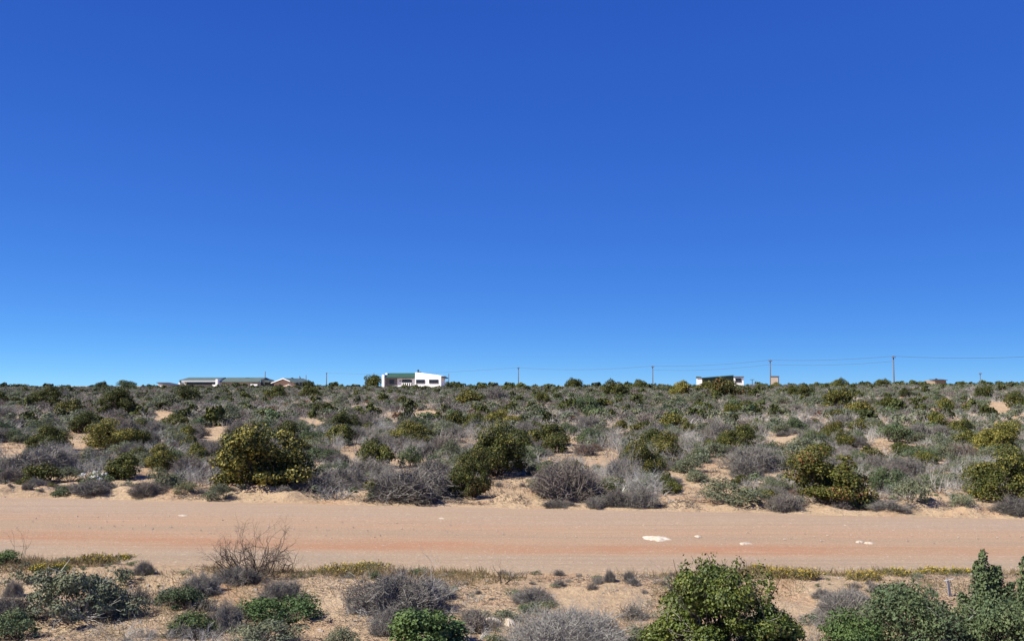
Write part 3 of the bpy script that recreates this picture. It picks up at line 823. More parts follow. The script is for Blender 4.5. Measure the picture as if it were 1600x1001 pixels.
# ------------------------------------------------------------------ foreground plants, each built for itself
def fg(name, cat, label, box, parts, yel=0., brn=0., rz=0., sub=None, skew=1.0):
    x, D, w, h = from_box(*box)
    o = thing(name, label, cat, (x, D, seat(x, D, w)), rz, 'plants on the near side of the road')
    nm = norm([(v, q, 0) for _, (v, q), _ in parts])
    for (pn, _, mt), (v, q, _) in zip(parts, nm):
        c = link(pn, new_mesh(pn, v * np.array([w, w * skew, h]), q, [M[mt]]), o); c['yellowing'] = yel; c['browning'] = brn
    return o
def leafy(seed, n, nl, ll, lw, mat, asp=.65, lob=(.10, .20), twig='bark', r=.01, jit=.8, core=400, dead=0, inner=.2):
    g = np.random.default_rng(seed)
    cr, C = crown(g, n, nl, ll, lw, asp=asp, lob=lob, jit=jit, core=core, inner=inner)
    P = [('foliage', cr, mat), ('branches', to_tips(g, C, r), twig)]
    if dead:
        a = grow(g, dead, 2, 1.3, .48 * asp * 1.2, .008, nb=3, wob=.3, upb=.12); P.append(('dead_twigs', tubes(*a), 'twig'))
    return P
def bare(seed, stems, levels, spread, len0, r0, mat='twig', **k):
    g = np.random.default_rng(seed); return [('branches', tubes(*grow(g, stems, levels, spread, len0, r0, **k)), mat)]

def tangle(seed):
    g = np.random.default_rng(seed)
    a = grow(g, 30, 3, 1.35, .40, .0075, nb=4, wob=.26, upb=.18, shrink=.6, base_r=.2)
    return [('branches', tubes(*a), 'twig'), ('twigs', mound(g, 4200, .20, .0046, asp=.42, lump=.24), 'brush')]
# big glossy bush: crown with upright leading shoots, a trunk and dead grey sprays
def big_bush():
    g = np.random.default_rng(900)
    cr, C = crown(g, 46000, 34, .017, .0135, asp=.80, low=20, lob=(.07, .135), core=2600, inner=.2, jit=.8)
    sh = []; st0, st1 = [], []
    for i in range(34):
        an = g.random() * 6.283; rr = .34 * math.sqrt(g.random())
        b = np.array([rr * math.cos(an) * 1.2, rr * math.sin(an), .62 - .55 * rr]); ln = .08 + .15 * g.random()
        d = unit(np.array([math.cos(an) * .35, math.sin(an) * .3, 1.0]) + g.normal(size=3) * .2)
        st0.append(b - d * .1); st1.append(b + d * ln)
        n = 46; t = g.random(n)[:, None]
        P = b + d * ln * t + g.normal(size=(n, 3)) * .022
        sh.append(leaves(P, g.normal(size=(n, 3)) + np.array([0, -.3, .3]), .024 * (.6 + .7 * g.random(n)), .019, g))
    V, Q, _ = merge([(*cr, 0)] + [(*s, 0) for s in sh])
    sq = 1.12 - .42 * np.clip(V[:, 2:3] / V[:, 2].max(), 0, 1) ** 2; V = V * np.concatenate([sq, sq, np.ones_like(sq)], 1)
    br = merge([(*to_tips(g, C, .012), 0), (*tubes(np.array(st0), np.array(st1), .004, .0015), 0), (*tubes(np.array([[0, 0, -.05], [.02, 0, .15], [.05, .01, .32]]), np.array([[.02, 0, .15], [.05, .01, .32], [.1, .02, .5]]), [.03, .026, .02], [.026, .02, .012]), 0)])[:2]
    a = grow(g, 10, 2, 1.35, .42, .007, nb=4, wob=.3, upb=.1)
    return [('foliage', (V, Q), 'glossy'), ('branches', br, 'bark'), ('dead_twigs', tubes(*a), 'twig')]
fg('leafy_bush', 'bush', 'big glossy green bush with dark hollows and upright shoots near the road', (1024, 1248, 884, 1056), big_bush(), yel=.06, brn=.12, rz=.3)
fg('leafy_bush', 'bush', 'bright green rounded bush at the bottom edge of the view beside fine grey twigs', (598, 728, 948, 1022), leafy(901, 5200, 22, .040, .030, 'green', asp=.6), rz=1)
fg('leafy_bush', 'bush', 'grey-green sprawling bush pierced by pale dead branches near the road', (46, 216, 893, 980), leafy(902, 9000, 30, .024, .015, 'sage', asp=.5, twig='twig', dead=12, lob=(.07, .15)), brn=.02)
fg('bare_bush', 'bush', 'tall bare bush with thin arching stems standing against the dirt road', (322, 464, 812, 912), bare(903, 32, 3, 1.35, .55, .012, 'bark', nb=3, wob=.24, upb=.10, shrink=.55, segs=4, base_r=.12), brn=0)
fg('leafless_shrub', 'shrub', 'sprawling grey dead shrub with a forked pale branch behind the bright green bush', (524, 714, 886, 968),
   [('branches', tubes(*grow(np.random.default_rng(904), 16, 3, 1.45, .5, .010, nb=4, wob=.28, upb=.08)), 'twig'), ('twigs', mound(np.random.default_rng(905), 6500, .15, .0042, asp=.42, lump=.25), 'brush')])
fg('twiggy_mound', 'shrub', 'brown fine-twigged clump tucked behind the bright green bush', (570, 645, 948, 994), tangle(906))
fg('soft_shrub', 'shrub', 'low bright green strip of foliage on pale sand', (372, 502, 932, 978), leafy(907, 5600, 26, .028, .018, 'green', asp=.42))
fg('soft_shrub', 'shrub', 'low yellow-green cushion beside grey twigs on the near sand', (270, 347, 957, 994), leafy(908, 3800, 18, .032, .018, 'green', asp=.45), yel=.25)
fg('twiggy_mound', 'shrub', 'grey twig cushion between the yellow-green cushion and the bright green strip', (316, 388, 938, 986), tangle(909))
fg('soft_shrub', 'shrub', 'grey-blue leafy clump below the bright green strip at the bottom edge', (360, 470, 972, 1012), leafy(910, 4600, 22, .034, .016, 'sage', asp=.45))
fg('soft_shrub', 'shrub', 'small grey-green clump at the bottom edge between grey-blue clump and bright green bush', (504, 563, 982, 1016), leafy(911, 3000, 14, .040, .018, 'sage', asp=.5))
fg('leafless_shrub', 'shrub', 'wide spread of fine pale grey twigs between the bright green and glossy bushes', (772, 992, 944, 1026),
   [('branches', tubes(*grow(np.random.default_rng(912), 46, 3, 1.3, .34, .0055, nb=4, wob=.22, upb=.2, shrink=.6, base_r=.25)), 'twig'), ('twigs', mound(np.random.default_rng(913), 4200, .13, .003, asp=.40), 'twig')])
fg('leafless_shrub', 'shrub', 'upright grey twig clump touching the glossy green bush', (970, 1032, 914, 968), bare(914, 26, 3, 1.0, .4, .007, nb=4, upb=.25, base_r=.12))
fg('twiggy_mound', 'shrub', 'low dark twig cushion on open sand behind the fine pale grey twigs', (798, 874, 917, 947), tangle(915))
fg('soft_shrub', 'shrub', 'flat pale olive clump in front of the low dark twig cushion', (806, 878, 940, 962), leafy(916, 3000, 16, .034, .014, 'sage', asp=.35), yel=.2)
fg('bare_bush', 'bush', 'small black dead branch sticking up at the near road edge', (768, 816, 869, 913), bare(917, 5, 2, 1.1, .55, .026, 'black', nb=2, wob=.25, upb=.1, segs=3))
fg('twiggy_mound', 'shrub', 'tiny brown sprout at the road edge close to the black dead branch', (942, 964, 889, 909), tangle(918))
fg('twiggy_mound', 'shrub', 'tiny grey-purple sprout at the road edge close to the glossy green bush', (974, 995, 891, 910), tangle(919))
fg('twiggy_mound', 'shrub', 'dark grey twig cushion between the tall bare bush and the sprawling pierced bush', (278, 347, 890, 934), tangle(920))
fg('soft_shrub', 'shrub', 'low dark green clump at the foot of the dark grey twig cushion', (256, 322, 917, 953), leafy(921, 3400, 16, .036, .02, 'blue', asp=.45))
fg('soft_shrub', 'shrub', 'dark olive clump at the frame edge below the sprawling pierced bush', (-20, 60, 951, 1002), leafy(922, 4400, 20, .034, .02, 'blue', asp=.5), yel=.08)
fg('twiggy_mound', 'shrub', 'small grey twig ball at the frame edge behind the sprawling pierced bush', (2, 38, 903, 933), tangle(923))
fg('twiggy_mound', 'shrub', 'grey twig cushion at the frame edge above the dark olive clump', (-30, 58, 930, 976), tangle(924))
fg('soft_shrub', 'shrub', 'small green tuft at the frame edge on the near verge', (-14, 34, 858, 882), leafy(925, 2600, 12, .05, .02, 'green', asp=.5), yel=.15)
fg('bare_bush', 'bush', 'wispy leafless sprig standing up from the small green verge tuft', (4, 58, 822, 876), bare(926, 4, 2, .7, .6, .008, 'bark', nb=2, wob=.2, segs=3))
fg('twiggy_mound', 'shrub', 'small brown dry tuft on the near verge beside the sprawling pierced bush', (208, 243, 873, 899), tangle(927))
fg('leafless_shrub', 'shrub', 'fallen heap of pale dead branches in front of the sprawling pierced bush', (120, 240, 960, 998), bare(928, 18, 3, 1.5, .5, .009, nb=3, upb=-.05, base_r=.15))
fg('leafless_shrub', 'shrub', 'low grey twig heap at the bottom edge below the yellow-green cushion', (165, 325, 978, 1016), bare(929, 34, 3, 1.4, .36, .006, nb=4, base_r=.22))
fg('twiggy_mound', 'shrub', 'blue-grey twig dome on pale sand between the glossy bush and the leafy thicket', (1276, 1382, 917, 988), [('twigs', mound(np.random.default_rng(930), 6500, .13, .0035, asp=.55), 'twig'), ('branches', tubes(*grow(np.random.default_rng(931), 20, 3, 1.2, .4, .006, nb=4)), 'brush')])
fg('soft_shrub', 'shrub', 'pale green bush in front of the blue-grey twig dome', (1286, 1382, 956, 1026), leafy(932, 5600, 24, .030, .019, 'green', asp=.5, dead=6), yel=.12)
fg('leafy_bush', 'bush', 'wide blue-green leafy thicket rising beside the spire-shaped bushes', (1364, 1534, 917, 1030), leafy(933, 9500, 34, .030, .014, 'blue', asp=.6, dead=8))
def spire(seed):
    g = np.random.default_rng(seed); P, N, S0, S1, A = [], [], [], [], []
    for i in range(9):
        an = g.random() * 6.283; rr = .32 * g.random() if i else 0
        top = np.array([rr * math.cos(an), rr * math.sin(an), 1.0 - .9 * rr - .35 * g.random() * (i > 0)]); b = np.array([rr * .3 * math.cos(an), rr * .3 * math.sin(an), 0])
        S0.append(b); S1.append(top); A.append(.014)
        n = 620; t = g.random(n) ** .8; c = b + (top - b) * t[:, None]; wd = .25 * (1 - t) ** .85 + .022
        o_ = g.normal(size=(n, 3)); o_[:, 2] *= .5; P.append(c + unit(o_) * (wd * (.5 + .6 * g.random(n)))[:, None]); N.append(o_ + g.normal(size=(n, 3)) * .7 + np.array([0, 0, .4]))
    P = np.concatenate(P); N = np.concatenate(N); P[:, 2] = np.maximum(P[:, 2], .02)
    return [('foliage', leaves(P, N, .052 * (.6 + .8 * g.random(len(P))), .024, g), 'blue'), ('branches', tubes(np.array(S0), np.array(S1), A, .003), 'bark')]
fg('spire_bush', 'bush', 'narrow spire-shaped green bush rising above the blue-green thicket', (1508, 1582, 866, 990), spire(934))
fg('spire_bush', 'bush', 'broader spire-shaped green bush cut by the frame edge', (1568, 1640, 876, 1010), spire(935))
fg('leafy_bush', 'bush', 'dark green bush at the foot of the two spire-shaped bushes', (1512, 1640, 935, 1040), leafy(936, 7000, 28, .032, .020, 'blue', asp=.6, dead=6), yel=.05)
fg('twiggy_mound', 'shrub', 'small brown twig tuft on sand beside the blue-grey twig dome', (1266, 1302, 918, 938), tangle(937))
fg('leafless_shrub', 'shrub', 'pale grey twigs leaning out from the shaded side of the glossy bush', (1228, 1302, 944, 1006), bare(938, 22, 3, 1.2, .4, .0065, nb=4, base_r=.12))
fg('leafless_shrub', 'shrub', 'dark tangled twig cushion at the near foot of the glossy bush', (980, 1036, 956, 996), bare(939, 20, 3, 1.35, .4, .007, 'brush', nb=4, base_r=.12))
fg('soft_shrub', 'shrub', 'flat green tuft at the bottom edge beside the glossy bush', (976, 1030, 984, 1012), leafy(940, 2600, 12, .05, .018, 'sage', asp=.35), yel=.1)
fg('twiggy_mound', 'shrub', 'low brown cushion of dead twigs at the foot of the tall bare bush', (395, 480, 905, 942), tangle(941))
fg('twiggy_mound', 'shrub', 'dark cushion of twigs around the base of the tall bare bush', (330, 420, 882, 915), tangle(942))
fg('twiggy_mound', 'shrub', 'thin grey twig cushion beside the sprawling dead shrub on open sand', (650, 720, 905, 940), tangle(943))
fg('leafy_bush', 'bush', 'small dark bush with a straight stub on the verge beside the tall bare bush', (436, 466, 858, 895), bare(944, 3, 2, .5, .6, .03, 'bark', nb=2, segs=3))

# white-flowered plant across the road
x, D, w, h = from_box(126, 174, 732, 754)
wf = thing('flowering_plant', 'green plant with white flower heads on the far road bank', 'plant', (x, D, gz(x, D)))
g = np.random.default_rng(60)
cr, C = crown(g, 1600, 12, .07, .022, asp=.5, core=60)
v, q, _ = norm([(*cr, 0)])[0]; link('foliage', new_mesh('foliage', v * np.array([w, w, h * .8]), q, [M['blue']]), wf)
for (fx, fy) in ((132, 741), (138, 739), (155, 735.5), (157, 742), (163, 746), (170, 738.5), (150, 744)):
    px_ = (fx - 150) / F * D; zz = EYE + ray(fx, fy)[2] / ray(fx, fy)[1] * D - gz(x, D)
    n = 60; dd = unit(g.normal(size=(n, 3)) * np.array([1, 1, .5])); P = np.array([px_, -w * .38 + .1 * g.random(), zz]) + dd * .045 * g.random((n, 1)) ** .5 * np.array([1.4, 1, .7])
    lv = leaves(P, g.normal(size=(n, 3)) + np.array([0, -.4, 1]), .04, .03, g)
    link('flower_head', new_mesh('flower_head', *lv, [M['white_petal']]), wf)

# yellow flower clumps on the near verge
def clump(i, box, label, stuff=0.):
    x, D, w, h = from_box(*box)
    g = np.random.default_rng(700 + i)
    n = int(160 + 420 * w)
    an = g.random(n) * 6.283; rr = g.random(n) ** .6 * .55
    b = np.stack([rr * np.cos(an) * w, rr * np.sin(an) * min(w, .5) * .8, 0 * an], 1)
    tp = b + np.stack([g.normal(size=n) * .05, g.normal(size=n) * .05, h * .68 * g.random(n) ** .8 * (1 - 1.0 * rr ** 2)], 1)
    k = g.random(n) < .38
    m = k.sum()
    fl = leaves(np.repeat(tp[k], 2, 0) + g.normal(size=(2 * m, 3)) * .009, g.normal(size=(2 * m, 3)) + np.array([0, -.2, .8]), .019, .016, g)
    lf = leaves(tp * np.array([1, 1, .7]), g.normal(size=(n, 3)), .03, .008, g)
    V, Q, mi = merge([(*tubes(b, tp, .0035, .002), 0), (*fl, 1), (*lf, 2)])
    o = link('yellow_flower_clump', new_mesh('yellow_flower_clump', V, Q, [M['straw'], M['flower'], M['green']], mi)); o.location = (x, D, gz(x, D))
    tag(o, label, 'flowers', 'yellow flower clumps along the near verge')
YC = [((500, 566, 874, 898), 'bright yellow flower clump on the verge behind the sprawling dead shrub'), ((548, 606, 875, 890), 'paler yellow flower clump next to the bright yellow one on the verge'),
      ((54, 82, 880, 894), 'small yellow flower clump on sand behind the sprawling pierced bush'), ((122, 176, 858, 880), 'wide yellow flower clump on the verge rise behind the sprawling pierced bush'),
      ((84, 104, 880, 890), 'tiny yellow flower clump beside the small one on sand'), ((172, 210, 861, 877), 'thin yellow flower clump at the sloping end of the verge rise'),
      ((1170, 1202, 878, 892), 'yellow flower clump peeping out behind the glossy bush'), ((1203, 1242, 881, 903), 'yellow flower clump on the verge with tall dry stalks beside the glossy bush'),
      ((1240, 1278, 884, 906), 'yellow flower clump on the verge above the small brown twig tuft'), ((1328, 1374, 887, 907), 'dense low yellow flower clump on the verge behind the blue-grey twig dome'),
      ((1374, 1424, 883, 899), 'yellow flower clump on the verge behind the blue-green thicket'), ((1438, 1484, 883, 897), 'yellow flower clump on the verge above the grey stake'),
      ((1488, 1520, 885, 897), 'yellow flower clump on the verge beside the spire-shaped bush')]
for i, (b, l) in enumerate(YC): clump(i, b, l)

# ------------------------------------------------------------------ loose cover: verge grass, litter, pebbles
def cover(name, n, fn, tl, tr, mat, label, flat=.5, seed=1, mat2=None):
    g = np.random.default_rng(seed)
    x, y = fn(g, n); n = len(x)
    z = terrain(x, y) 
    d = g.normal(size=(n, 3)); d[:, 2] = np.abs(d[:, 2]) * flat; d = unit(d)
    ln = tl * (.4 + 1.2 * g.random(n))
    a = np.stack([x, y, z - .004], 1); b = a + d * ln[:, None]; b[:, 2] = np.maximum(b[:, 2], terrain(b[:, 0], b[:, 1]) + .004)
    o = link(name, new_mesh(name, *tubes(a, b, tr, tr * .5), [M[mat]], tone=np.repeat(vnoise(x * .8, y * .8), 6))); tag(o, label, kind='stuff')
def verge(g, n):
    x = g.random(n * 4) * 24 - 12; d = g.random(n * 4) ** 1.3 * 1.15
    keep = fbm(x * .9 + 3, d * 1.3 + 50, 3) > .43 + .10 * d
    x, d = x[keep][:n], d[keep][:n]; return x, y_near(x) - .02 - d
cover('verge_grass', 14000, verge, .075, .0028, 'straw', 'dry brown and yellowish grass along the near edge of the road', 1.3, 31)
def fore(g, n):
    x = g.random(n * 4) * 16 - 8; y = 7.6 + g.random(n * 4) * 6.2
    keep = (fbm(x * .9 + 30, y * .9, 4) > .47) & (y < y_near(x) - .1); return x[keep][:n], y[keep][:n]
cover('twig_litter', 46000, fore, .05, .0026, 'litter', 'grey and brown twig litter strewn over the near sand', .3, 32)
def fore2(g, n):
    x = g.random(n * 5) * 16 - 8; y = 7.6 + g.random(n * 5) * 6.2
    keep = (fbm(x * 1.1 + 80, y * 1.1 + 9, 4) > .50) & (y < y_near(x) - .1); return x[keep][:n], y[keep][:n]
cover('dry_grass', 15000, fore2, .085, .0028, 'straw', 'dry tan grass in patches on the near sand', 1.2, 33)
def berm(g, n):
    x = g.random(n * 4) * 30 - 15; d = g.random(n * 4) * 2.4
    keep = fbm(x * .9 + 13, d * 1.5 + 20, 3) > .46; x, d = x[keep][:n], d[keep][:n]; return x, y_far(x) + .1 + d
cover('bank_litter', 15000, berm, .09, .0045, 'litter', 'dark twig litter and dry stubble on the far road bank', .5, 34)
def berm2(g, n):
    x = g.random(n * 4) * 44 - 22; d = .8 + g.random(n * 4) * 16
    keep = fbm(x * .6 + 43, d * .6 + 20, 3) > .44; x, d = x[keep][:n], d[keep][:n]; return x, y_far(x) + d
cover('scrub_litter', 20000, berm2, .12, .006, 'litter', 'dead twigs lying on the sand between the shrubs', .8, 35)

def low_growth():
    g = np.random.default_rng(38); lib = []
    for s_ in range(4):
        a = grow(np.random.default_rng(950 + s_), 12, 2, 1.4, .45, .016, nb=3, wob=.3, upb=.1, base_r=.15); lib.append((*tubes(*a), 0))
    for s_ in range(3):
        cr, C = crown(np.random.default_rng(960 + s_), 460, 9, .075, .03, asp=.4, core=20); lib.append((*cr, 1 + (s_ == 2)))
    for s_ in range(3): lib.append((*mound(np.random.default_rng(970 + s_), 260, .3, .011, asp=.4), 3))
    lib = [norm([l])[0] for l in lib]
    Vs, Qs, Ms, Ts = [], [], [], []; off = 0; k = 0
    while k < 1150:
        if g.random() < .55: x, y = g.random() * 16 - 8, 7.8 + g.random() * 6.5
        else: x, y = g.random() * 32 - 16, 17.0 + g.random() * 7.5
        if y < 16 and y > float(y_near(x)) - .25: continue
        if y < 16 and y > float(y_near(x)) - 1.3: m_ok = False
        else: m_ok = True
        if y > 16 and y < float(y_far(x)) + .25: continue
        if float(fbm(x * .7 + 11, y * .7, 3)) < .42: continue
        v, q, m = lib[int(g.integers(len(lib)))]; w = (.09 + .30 * g.random() ** 2.2) * (1 if m_ok else .55); h = w * (.3 + .35 * g.random())
        a = g.random() * 6.283; c, s = math.cos(a), math.sin(a)
        Vs.append(np.stack([x + w * (v[:, 0] * c - v[:, 1] * s), y + w * (v[:, 0] * s + v[:, 1] * c), gz(x, y) - .012 + h * v[:, 2]], 1))
        Qs.append(q + off); off += len(v); Ms.append(np.full(len(q), m)); Ts.append(np.full(len(v), g.random())); k += 1
    o = link('ground_cover', new_mesh('ground_cover', np.concatenate(Vs), np.concatenate(Qs), [M['twig'], M['sage'], M['blue'], M['brush']], np.concatenate(Ms), tone=np.concatenate(Ts)))
    tag(o, 'tiny dry tufts and sprigs covering the sand along both sides of the road', kind='stuff')
low_growth()

def stones():
    g = np.random.default_rng(36)
    n = 3600
    x = g.random(n) * 30 - 15; yn, yf = y_near(x), y_far(x); t = g.random(n)
    y = yn + (yf - yn) * (t * 1.1 - .05)
    s = .004 + .013 * g.random(n) ** 5
    nf = 900; x2 = g.random(nf) * 16 - 8; y2 = 7.6 + g.random(nf) * 5.4
    x = np.concatenate([x, x2]); y = np.concatenate([y, y2]); s = np.concatenate([s, .008 + .02 * g.random(nf) ** 3])
    n = len(x); z = terrain(x, y) + np.where(np.arange(n) < 3600, .012, 0)
    c = np.stack([x, y, z], 1)
    base = np.array([(-1, -1, -.3), (1, -1, -.3), (1, 1, -.3), (-1, 1, -.3), (-.6, -.6, .7), (.6, -.6, .7), (.6, .6, .7), (-.6, .6, .7)])
    V = c[:, None] + base[None] * s[:, None, None] * (.7 + .6 * g.random((n, 8, 3)))
    fq = np.array(((0, 3, 2, 1), (4, 5, 6, 7), (0, 1, 5, 4), (1, 2, 6, 5), (2, 3, 7, 6), (3, 0, 4, 7)))
    Q = (np.arange(n)[:, None, None] * 8 + fq[None]).reshape(-1, 4)
    o = link('pebbles', new_mesh('pebbles', V.reshape(-1, 3), Q, [M['pebble']])); tag(o, 'small pale and dark pebbles scattered on the road and near sand', kind='stuff')
stones()

# ------------------------------------------------------------------ limestone slabs in the road, lumps on the sand, stake
def slab(i, box, label, hz, group='white limestone slabs showing in the road'):
    px = (box[0] + box[1]) / 2; p = hit(px, (box[2] + box[3]) / 2)
    a = hit(px, box[3]); b = hit(px, box[2]); D = p[1]
    wx = (box[1] - box[0]) / F * D; wy = max(.06, b[1] - a[1])
    g = np.random.default_rng(800 + i); nr, na = 9, 34
    an = np.linspace(0, 2 * math.pi, na, endpoint=False); ph = g.random(5) * 6
    out = 1 + .20 * np.sin(2 * an + ph[0]) + .16 * np.sin(3 * an + ph[1]) + .12 * np.sin(5 * an + ph[2]) + .10 * np.sin(9 * an + ph[3]) + .07 * np.sin(13 * an + ph[4])
    V, Q = [], []
    for r in range(nr):
        f = (r + .02) / (nr - 1); prof = (1 - f ** 3.2)
        for k in range(na):
            X_, Y_ = f * out[k] * wx / 2 * math.cos(an[k]), f * out[k] * wy / 2 * math.sin(an[k])
            V.append((X_, Y_, hz * prof * (.75 + .6 * float(vnoise(X_ * 9 + i * 7, Y_ * 9))) - .012 * f))
    for r in range(nr - 1):
        for k in range(na): Q.append((r * na + k, (r + 1) * na + k, (r + 1) * na + (k + 1) % na, r * na + (k + 1) % na))
    o = link('limestone_slab', new_mesh('limestone_slab', V, Q, [M['limestone' if i == 0 else 'dull_limestone']], smooth=i < 10)); o.location = (p[0], D, gz(p[0], D) + .014)
    tag(o, label, 'stone', group)
slab(0, (1009, 1044, 837.5, 845.5), 'largest white limestone slab lying flat in the red streak of the road', .022)
slab(1, (1155, 1174, 848.5, 852.5), 'white limestone slab in the road behind the glossy bush', .02)
slab(2, (1336, 1350, 845.5, 848), 'thin white limestone slab, one of a pair lying close together in the road', .015)
slab(3, (1351, 1364, 847.5, 850), 'slightly lower white limestone slab of the close pair in the road', .015)
slab(4, (1316, 1324, 821, 824), 'tiny white stone near the far road edge, above the close pair of slabs', .02)
slab(5, (1452, 1468, 821, 826), 'whitish stone patch near the far road edge above the spire-shaped bush', .015)
slab(6, (1086, 1095, 837.5, 839.5), 'small white stone between the largest slab and the glossy bush', .012)
slab(7, (975, 997, 805, 809), 'faint whitish stone patch near the far road edge behind the largest slab', .012)
slab(8, (684, 696, 809, 813), 'small white stone alone in the road below the long brown mound', .015)
slab(9, (275, 297, 805, 807), 'long faint whitish stone near the far road edge below the broad bush', .012)
for i, (b, l) in enumerate((((752, 782, 966, 980), 'largest pale crumbling stone on the near sand beside the bright green bush'), ((780, 800, 960, 970), 'smaller pale stone behind the largest crumbling stone on the near sand'), ((786, 806, 970, 980), 'low pale stone at the end of the crumbling stones on the near sand'))):
    slab(10 + i, b, l, .035, 'pale crumbling stones on the near sand')

p = hit(1484, 931)
sk = thing('wooden_stake', 'short grey wooden stake standing in sand by the blue-green thicket', 'stake', (p[0], p[1], p[2] - .02), .3)
link('post', new_mesh('post', *tubes(np.array([[0, 0, 0], [-.01, 0, .1]]), np.array([[-.01, 0, .1], [-.03, 0, .22]]), [.02, .02], [.02, .016]), [M['stake_wood']]), sk)
link('crosspiece', new_mesh('crosspiece', *tubes(np.array([[-.09, -.02, .2]]), np.array([[.04, -.02, .215]]), .008, .006), [M['stake_wood']]), sk)

# ------------------------------------------------------------------ buildings on the rise
def site(name, label, cat, pxc, D, rz=0.):
    d = ray(pxc, YH); x = d[0] / d[1] * D; zb = gz(x, D) - .6
    o = thing(name, label, cat, (x, D, zb), rz)
    k = D / F / math.cos(rz)
    return o, (lambda px: (px - pxc) * k), (lambda py: EYE + (YH - py) * D / F - zb), k

# white house with green roof
h, X_, Z_, k = site('white_house', 'white house with a green sheet roof, a dark stone porch and a sloping parapet', 'house', 648, 200, -.2)
box_part('wall', [(X_(601), X_(650.5), 0, 6, 0, Z_(589.3))], 'white_wall', h)
box_part('stone_cladding', [(X_(601.2), X_(620), -.06, -.003, 0, Z_(590))], 'stone_wall', h)
box_part('gable_parapet', [(X_(597), X_(600.9), -.7, 6.3, 0, Z_(585)), (X_(597.6), X_(600.9), 1.2, 5.2, Z_(585) + .002, Z_(582.6))], 'white_wall', h)
e, r_ = Z_(589.9), Z_(583.4)
rf = poly_prism('roof', [(-.65, e), (2.6, r_), (2.6, r_ + .14), (-.65, e + .14)], X_(600.95), X_(649.4), 'green_roof', h, 'x')
poly_prism('rear_slope', [(2.603, r_), (6.5, e), (6.5, e + .14), (2.603, r_ + .14)], X_(600.95), X_(649.4), 'green_roof', rf, 'x')
box_part('fascia', [(X_(600.95), X_(649.4), -.70, -.653, e - .12, e + .12)], 'dark_trim', rf)
window(h, X_(608), X_(615), Z_(600.5), Z_(593.5), -.10, 1, 'dark_trim')
window(h, X_(628), X_(643.5), Z_(603), Z_(592.8), -.04, 3, 'dark_trim')
rl = box_part('railing', [(X_(628 + 3.4 * i), X_(629.6 + 3.4 * i), -.35, -.27, 0, Z_(598.2)) for i in range(5)] + [(X_(627.5), X_(644), -.37, -.25, Z_(598.2) + .003, Z_(597.6))], 'white_trim', h)
box_part('wall_lamp', [(X_(624), X_(626.3), -.14, -.003, Z_(595.6), Z_(594.6))], 'dark_trim', h)
pw = poly_prism('parapet_block', [(X_(650.6), 0), (X_(691.5), 0), (X_(691.5), Z_(587.2)), (X_(650.6), Z_(581.6))], -.9, 2.2, 'white_wall', h)
window(h, X_(652.3), X_(666), Z_(598.6), Z_(592.8), -.94, 2, 'dark_trim')
window(h, X_(672.8), X_(687.2), Z_(598.6), Z_(592.8), -.94, 2, 'dark_trim')
poly_prism('side_canopy', [(X_(691.6), Z_(588.6)), (X_(696.4), Z_(591.4)), (X_(696.4), Z_(590.2)), (X_(691.6), Z_(587.4))], -.7, 2.2, 'dark_trim', h)
box_part('chimney', [(X_(646.4), X_(648.4), 2.45, 2.75, r_ + .1, Z_(577))], 'dark_trim', h)
box_part('vent_cap', [(X_(651.5), X_(654.8), 1.0, 1.4, Z_(582.3), Z_(580.8))], 'dark_trim', h)

# long green-roofed house
h, X_, Z_, k = site('long_house', 'long low house with weathered green roofs and a white gable between its two halves', 'house', 348, 230, -.13)
box_part('wall', [(X_(283.5), X_(408.5), 0, 7, 0, Z_(596.2))], 'cream_wall', h)
box_part('end_wall', [(X_(281), X_(283.4), -1.6, 6.5, 0, Z_(597.6))], 'white_wall', h)
e, r_ = Z_(595), Z_(590.3)
rf = poly_prism('roof', [(-1.9, e), (3.2, r_), (3.2, r_ + .16), (-1.9, e + .16)], X_(282.5), X_(342.8), 'teal_roof', h, 'x')
poly_prism('rear_slope', [(3.203, r_), (7.6, e), (7.6, e + .16), (3.203, r_ + .16)], X_(282.5), X_(342.8), 'teal_roof', rf, 'x')
box_part('fascia', [(X_(287), X_(342.5), -2.0, -1.905, e - .22, e + .12)], 'grey_trim', rf)
box_part('painted_veranda_shade', [(X_(284), X_(287), -2.0, -1.905, e - .42, e + .02)], 'dark_trim', rf)  # dark strip standing in for the shade under the veranda
window(h, X_(290), X_(336), Z_(600.5), Z_(596.8), -.05, 7, 'dark_trim')
box_part('low_wall', [(X_(336), X_(342), -1.7, -1.5, 0, Z_(600.2))], 'white_wall', h)
box_part('gable', [(X_(343), X_(346.4), -2.3, 6.5, 0, Z_(592.2))], 'white_wall', h)
e2 = Z_(597)
rf2 = poly_prism('roof', [(-1.3, e2), (3.2, r_ - .02), (3.2, r_ + .14), (-1.3, e2 + .16)], X_(346.5), X_(409.2), 'teal_roof', h, 'x')
poly_prism('rear_slope', [(3.203, r_ - .02), (7.6, e), (7.6, e + .16), (3.203, r_ + .14)], X_(346.5), X_(409.2), 'teal_roof', rf2, 'x')
box_part('chimney', [(X_(377.5), X_(383), 2.5, 3.0, r_ - .3, Z_(589.7))], 'dark_trim', rf2)
window(h, X_(365), X_(375), Z_(602.5), Z_(598.2), -.05, 2, 'dark_trim')
box_part('bench_wall', [(X_(396), X_(407), -1.2, -1.0, 0, Z_(599.8))], 'white_wall', h)
poly_prism('gable_end', [(X_(409.3), 0), (X_(416), 0), (X_(415), Z_(593.6)), (X_(409.3), Z_(592))], .2, 6.0, 'dark_trim', h)  # end wall turned from the sun, its shade put into the dark colour
poly_prism('lean_to_roof', [(X_(416.1), Z_(596.6)), (X_(424), Z_(597.4)), (X_(424), Z_(595.4)), (X_(416.1), Z_(594.2))], -.4, 5.0, 'teal_roof', h)

